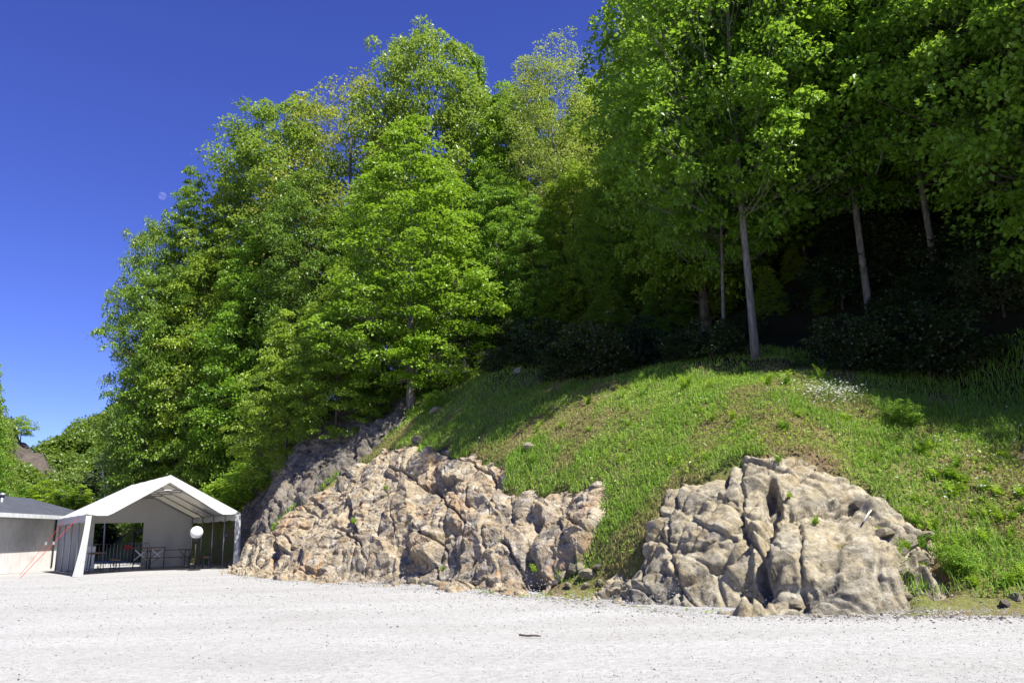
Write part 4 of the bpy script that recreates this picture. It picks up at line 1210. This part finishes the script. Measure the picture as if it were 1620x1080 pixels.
for sy in (0, 1):
    ys = [-OV, BW / 2] if sy == 0 else [BW + OV, BW / 2]
    zs = [BH - OV * sl_ + 0.08, BR + 0.08]
    r_ = MB()
    for k in range(12):                                    # overlapping felt strips across the slope
        x0 = -0.3 + k * (BL + 0.6) / 12
        x1 = x0 + (BL + 0.6) / 12 + 0.05
        dz = 0.006 * (k % 2)
        V = [[x0, ys[0], zs[0] + dz], [x1, ys[0], zs[0] + dz], [x1, ys[1], zs[1] + dz], [x0, ys[1], zs[1] + dz]]
        V += [[a, b, c - 0.07 - 0.004 * (k % 2)] for a, b, c in V]
        r_.add(V, [[0, 1, 2, 3], [7, 6, 5, 4], [0, 4, 5, 1], [1, 5, 6, 2], [2, 6, 7, 3], [3, 7, 4, 0]])
    rf = r_.build('roof', M_ROOF, bld)
    MB().box((BL / 2, ys[0] + (-0.02 if sy == 0 else 0.02), zs[0] - 0.055), (BL + 0.6, 0.03, 0.17)).build('fascia', M_TRIM, bld)
MB().tube([[9.9, -0.06, 0.05], [9.9, -0.06, BH - 0.1]], 0.04, 8).build('downpipe', M_STEEL, bld, True)
for x in (1.2, 5.05, 8.2):
    MB().box((x, -0.004, BH / 2 - 0.03), (0.03, 0.012, BH - 0.08)).build('joint_strip', M_TRIM, bld)
vt = MB()
vx, vy = 8.0, 1.6
vz = BH + vy * sl_
vt.lathe([(0.09, vz), (0.09, vz + 0.38), (0.0, vz + 0.38)], (vx, vy, 0), 14)
vt.build('roof_vent', M_GALV, bld, True)
MB().lathe([(0.0, vz + 0.36), (0.17, vz + 0.38), (0.15, vz + 0.46), (0.0, vz + 0.52)], (vx, vy, 0), 14).build('vent_cap', M_GALV, bld, True)

# ---------------------------------------------------------------- valley behind: meadow, far slopes, trees
M_MEADOW = plain('meadow', (0.07, 0.10, 0.025), 0.9, 0.1, 0, 0.3, 0.3)
mx_, my_ = np.linspace(-400, -14, 60), np.linspace(50, 600, 60)
tag(mesh_obj('valley_floor', *sheet_grid(mx_, my_, lambda P: 0.02 + 0.3 * np.clip((P[:, 1] - 52) / 30, 0, 1) * (1 + fbm(P * 0.1, 3, 2))), M_MEADOW, smooth=True), 'rough green valley floor behind the building', 'meadow', kind='structure')
M_FARSOIL = plain('far_slope_soil', (0.06, 0.085, 0.022), 0.95, 0.05, 0, 0.3, 0.08)
M_CRAG = rock_mat('far_crag_rock', (0.075, 0.06, 0.05), (0.04, 0.036, 0.033), (0.12, 0.105, 0.09), (0.07, 0.055, 0.03), 0.4, (0, 0.4, 0.3))
def far_slope(name, ridge, foot, back, mat, amp, seed, label, nu=70, nv=36):
    """a hillside between a foot line and a ridge line, with a far side falling away behind"""
    q = np.linspace(0, 1, nu)
    def line(L):
        L = np.array(L, float)
        k = np.linspace(0, 1, len(L))
        return np.stack([np.interp(q, k, L[:, d]) for d in range(3)], 1)
    Rg, Ft, Bk = line(ridge), line(foot), line(back)
    rows = []
    for v in np.linspace(0, 1, nv):
        P = Ft * (1 - v) + Rg * v
        P[:, 2] = Ft[:, 2] * (1 - v) + Rg[:, 2] * v + (Rg[:, 2] - Ft[:, 2]) * 0.10 * math.sin(math.pi * v)
        P[:, 2] += 0.30 * amp * fbm(P[:, :2] * 0.4, 3, seed + 5)
        P[:, 2] += amp * fbm(P[:, :2] * 0.07, 4, seed) * max(0.5, math.sin(math.pi * min(1, v * 1.0)) ** 0.5)
        rows.append(P)
    for v in np.linspace(0.15, 1, 6):
        rows.append(Rg * (1 - v) + Bk * v)
    G = np.array(rows)
    return G, tag(MB().sheet(G).build(name, mat, None, True), label, 'hillside', kind='structure')
# slope across the valley
ridgeR = [at(50, 780, 200), at(82, 748, 205), at(130, 700, 215), at(190, 658, 225), at(260, 612, 235), at(340, 560, 245), at(440, 480, 255)]
footR = [(p[0] * 0.70, p[1] * 0.62, 0.0) for p in ridgeR]
backR = [(p[0] - 10, p[1] + 60, p[2] * 0.6) for p in ridgeR]
GRid, _ = far_slope('far_hillside', ridgeR, footR, backR, M_FARSOIL, 3.0, 71, 'steep green hillside closing the valley')
ridgeL = [at(-160, 470, 120), at(-60, 560, 122), at(0, 630, 124), at(22, 668, 125), at(45, 702, 126), at(70, 732, 127), at(92, 762, 128), at(112, 790, 129), at(125, 800, 130)]
footL = [(p[0] * 0.84, p[1] * 0.72, 0.0) for p in ridgeL]
backL = [(p[0] - 40, p[1] + 30, p[2] * 0.7) for p in ridgeL]
GLef, _ = far_slope('crag_hillside', ridgeL, footL, backL, M_CRAG, 4.0, 83, 'rocky ridge descending into the valley behind the building')
def forest(name, G, nv, count, rad, seed, label, keep=lambda u, v, r: True, leaves=230, lsz=0.55):
    r = np.random.default_rng(seed)
    C, A, Nn, S, LV = [], [], [], [], []
    a, b = nv, G.shape[1]
    for _ in range(count):
        u, v = r.uniform(0, 1), r.uniform(0, 1) ** 0.8
        if not keep(u, v, r): continue
        i, j = int(v * (a - 1)), int(u * (b - 1))
        p = G[i, j] + r.normal(0, 1.0, 3) * [1, 1, 0]
        R_ = rad * r.uniform(0.65, 1.25)
        n_ = leaves
        d = unit(r.normal(0, 1, (n_, 3)))
        d[:, 2] = np.abs(d[:, 2]) * 1.15 - 0.35
        lump = 1 + 0.28 * vnoise(d * 2.2 + r.uniform(0, 90, 3), seed)
        c = p + [0, 0, R_ * 0.75] + d * R_ * (lump * r.uniform(0.75, 1.05, n_))[:, None] * [1, 1, 1.1]
        ax = unit(r.normal(0, 1, (n_, 3)))
        nn = unit(d + r.normal(0, 0.45, (n_, 3)) + [0, 0, 0.5])
        nn = unit(nn - ax * (nn * ax).sum(1, keepdims=True))
        C.append(c); A.append(ax); Nn.append(nn); S.append(np.full(n_, lsz) * r.uniform(0.6, 1.4, n_))
        LV.append(np.clip(r.normal(0.5, 0.15, n_) + r.normal(0, 0.28), 0, 1))
    C, A, Nn, S, LV = map(np.concatenate, (C, A, Nn, S, LV))
    me = leaf_mesh(name, C, A, Nn, S * 1.2, S, LV, LEAF['far'])
    return tag(link(bpy.data.objects.new(name, me)), label, 'forest', kind='stuff')
forest('far_forest', GRid, 36, 620, 3.0, 91, 'unbroken green woodland covering the hillside across the valley', keep=lambda u, v, r: u < 0.75, leaves=340, lsz=0.5)
forest('crag_forest', GLef, 36, 330, 2.0, 95, 'patches of green scrub woodland below the rocky ridge', keep=lambda u, v, r: v < 0.84 - 0.30 * (0.35 < u < 0.75) * r.uniform(0, 1) and u > 0.1, leaves=260, lsz=0.36)
tree_top('tall2', -14, 550, 72, 0.55, label='dense green tree at the foot of the rocky ridge beyond the building', rz=1.0)
tree_top('tall', 8, 650, 78, 0.45, label='lower green tree beside the dense tree at the foot of the rocky ridge', rz=2.0)
rp = at(33, 690, 124)
put_tree('bush', rp[0], rp[1], 3.4, 1.1, name='ridge_tree', label='small dark round tree standing alone on the rocky ridge', rz=2.0, z=rp[2])
tree_top('airy', 222, 650, 62, 1.0, label='pale yellow green tree behind the tent at the valley side', rz=0.4)
tree_top('lime', 262, 620, 66, 0.6, label='yellow green tree beside the pale tree behind the tent', rz=0.4)
tree_top('conifer', 172, 700, 58, 1.2, name='conifer', label='dark conifer behind the tent roof', rz=0.4)
tree_top('conifer', 148, 735, 60, 1.2, name='conifer', label='smaller dark conifer beside the bare sapling', rz=1.4)
for px, top, w, lb in [(40, 762, 1.3, 'bright green bush behind the roof vent of the building'), (75, 755, 1.5, 'broad green bush between roof vent and tent'), (108, 764, 1.3, 'green bush where the tent roof meets the building roof'),
                       (8, 770, 1.4, 'green bush behind the far end of the building roof'), (128, 762, 1.2, 'tall green bush behind the tent eave')]:
    tree_top('lime', px, top, 52 + (px % 5), w * 0.9, name='bush', label=lb, cat='bush')
sp = at(172, 790, 50)
sx0, sy0 = sp[0], sp[1]
sap = MB()
top = at(163, 715, 50)[2]
sap.tube([[0, 0, 0], [-0.12, 0, top * 0.45], [-0.45, 0, top * 0.75], [-0.9, 0, top]], [0.05, 0.04, 0.028, 0.008], 6)
sap.tube([[-0.28, 0, top * 0.62], [0.05, 0, top * 0.85], [0.35, 0.1, top * 1.12]], [0.028, 0.018, 0.005], 5)
sap.tube([[-0.40, 0, top * 0.72], [-0.9, 0.1, top * 0.86], [-1.3, 0.1, top * 0.95]], [0.018, 0.010, 0.004], 5)
sap.tube([[-0.1, 0, top * 0.40], [0.5, 0.1, top * 0.55], [0.75, 0.1, top * 0.74]], [0.02, 0.012, 0.004], 5)
so_ = sap.build('bare_sapling', M_BLEACH, None, True)
so_.location = (sx0, sy0, 0)
tag(so_, 'bare pale forked sapling standing behind the tent roof', 'sapling')

# ---------------------------------------------------------------- the day moon
def moon_mat():
    m, n, l, out = newmat('moon_surface')
    d = n.new('ShaderNodeBsdfDiffuse')
    t = n.new('ShaderNodeBsdfTransparent')
    ns = noise(n, l, 0.12, 4, 0.6, coords(n))
    r = ramp(n, [(0.35, (0.012, 0.011, 0.008)), (0.65, (0.045, 0.040, 0.030))])
    l.new(ns.outputs[0], r.inputs[0]); l.new(r.outputs[0], d.inputs['Color'])
    a = n.new('ShaderNodeAddShader')
    l.new(d.outputs[0], a.inputs[0]); l.new(t.outputs[0], a.inputs[1]); l.new(a.outputs[0], out.inputs[0])
    return m
mp = at(257, 310, 2500)
mo = MB().lathe([(13.0 * math.sin(a), -13.0 * math.cos(a)) for a in np.linspace(0.001, math.pi - 0.001, 24)], n=40).build('moon', moon_mat(), None, True)
mo.location = mp
tag(mo, 'faint pale half moon in the blue sky beside the beech', 'moon')
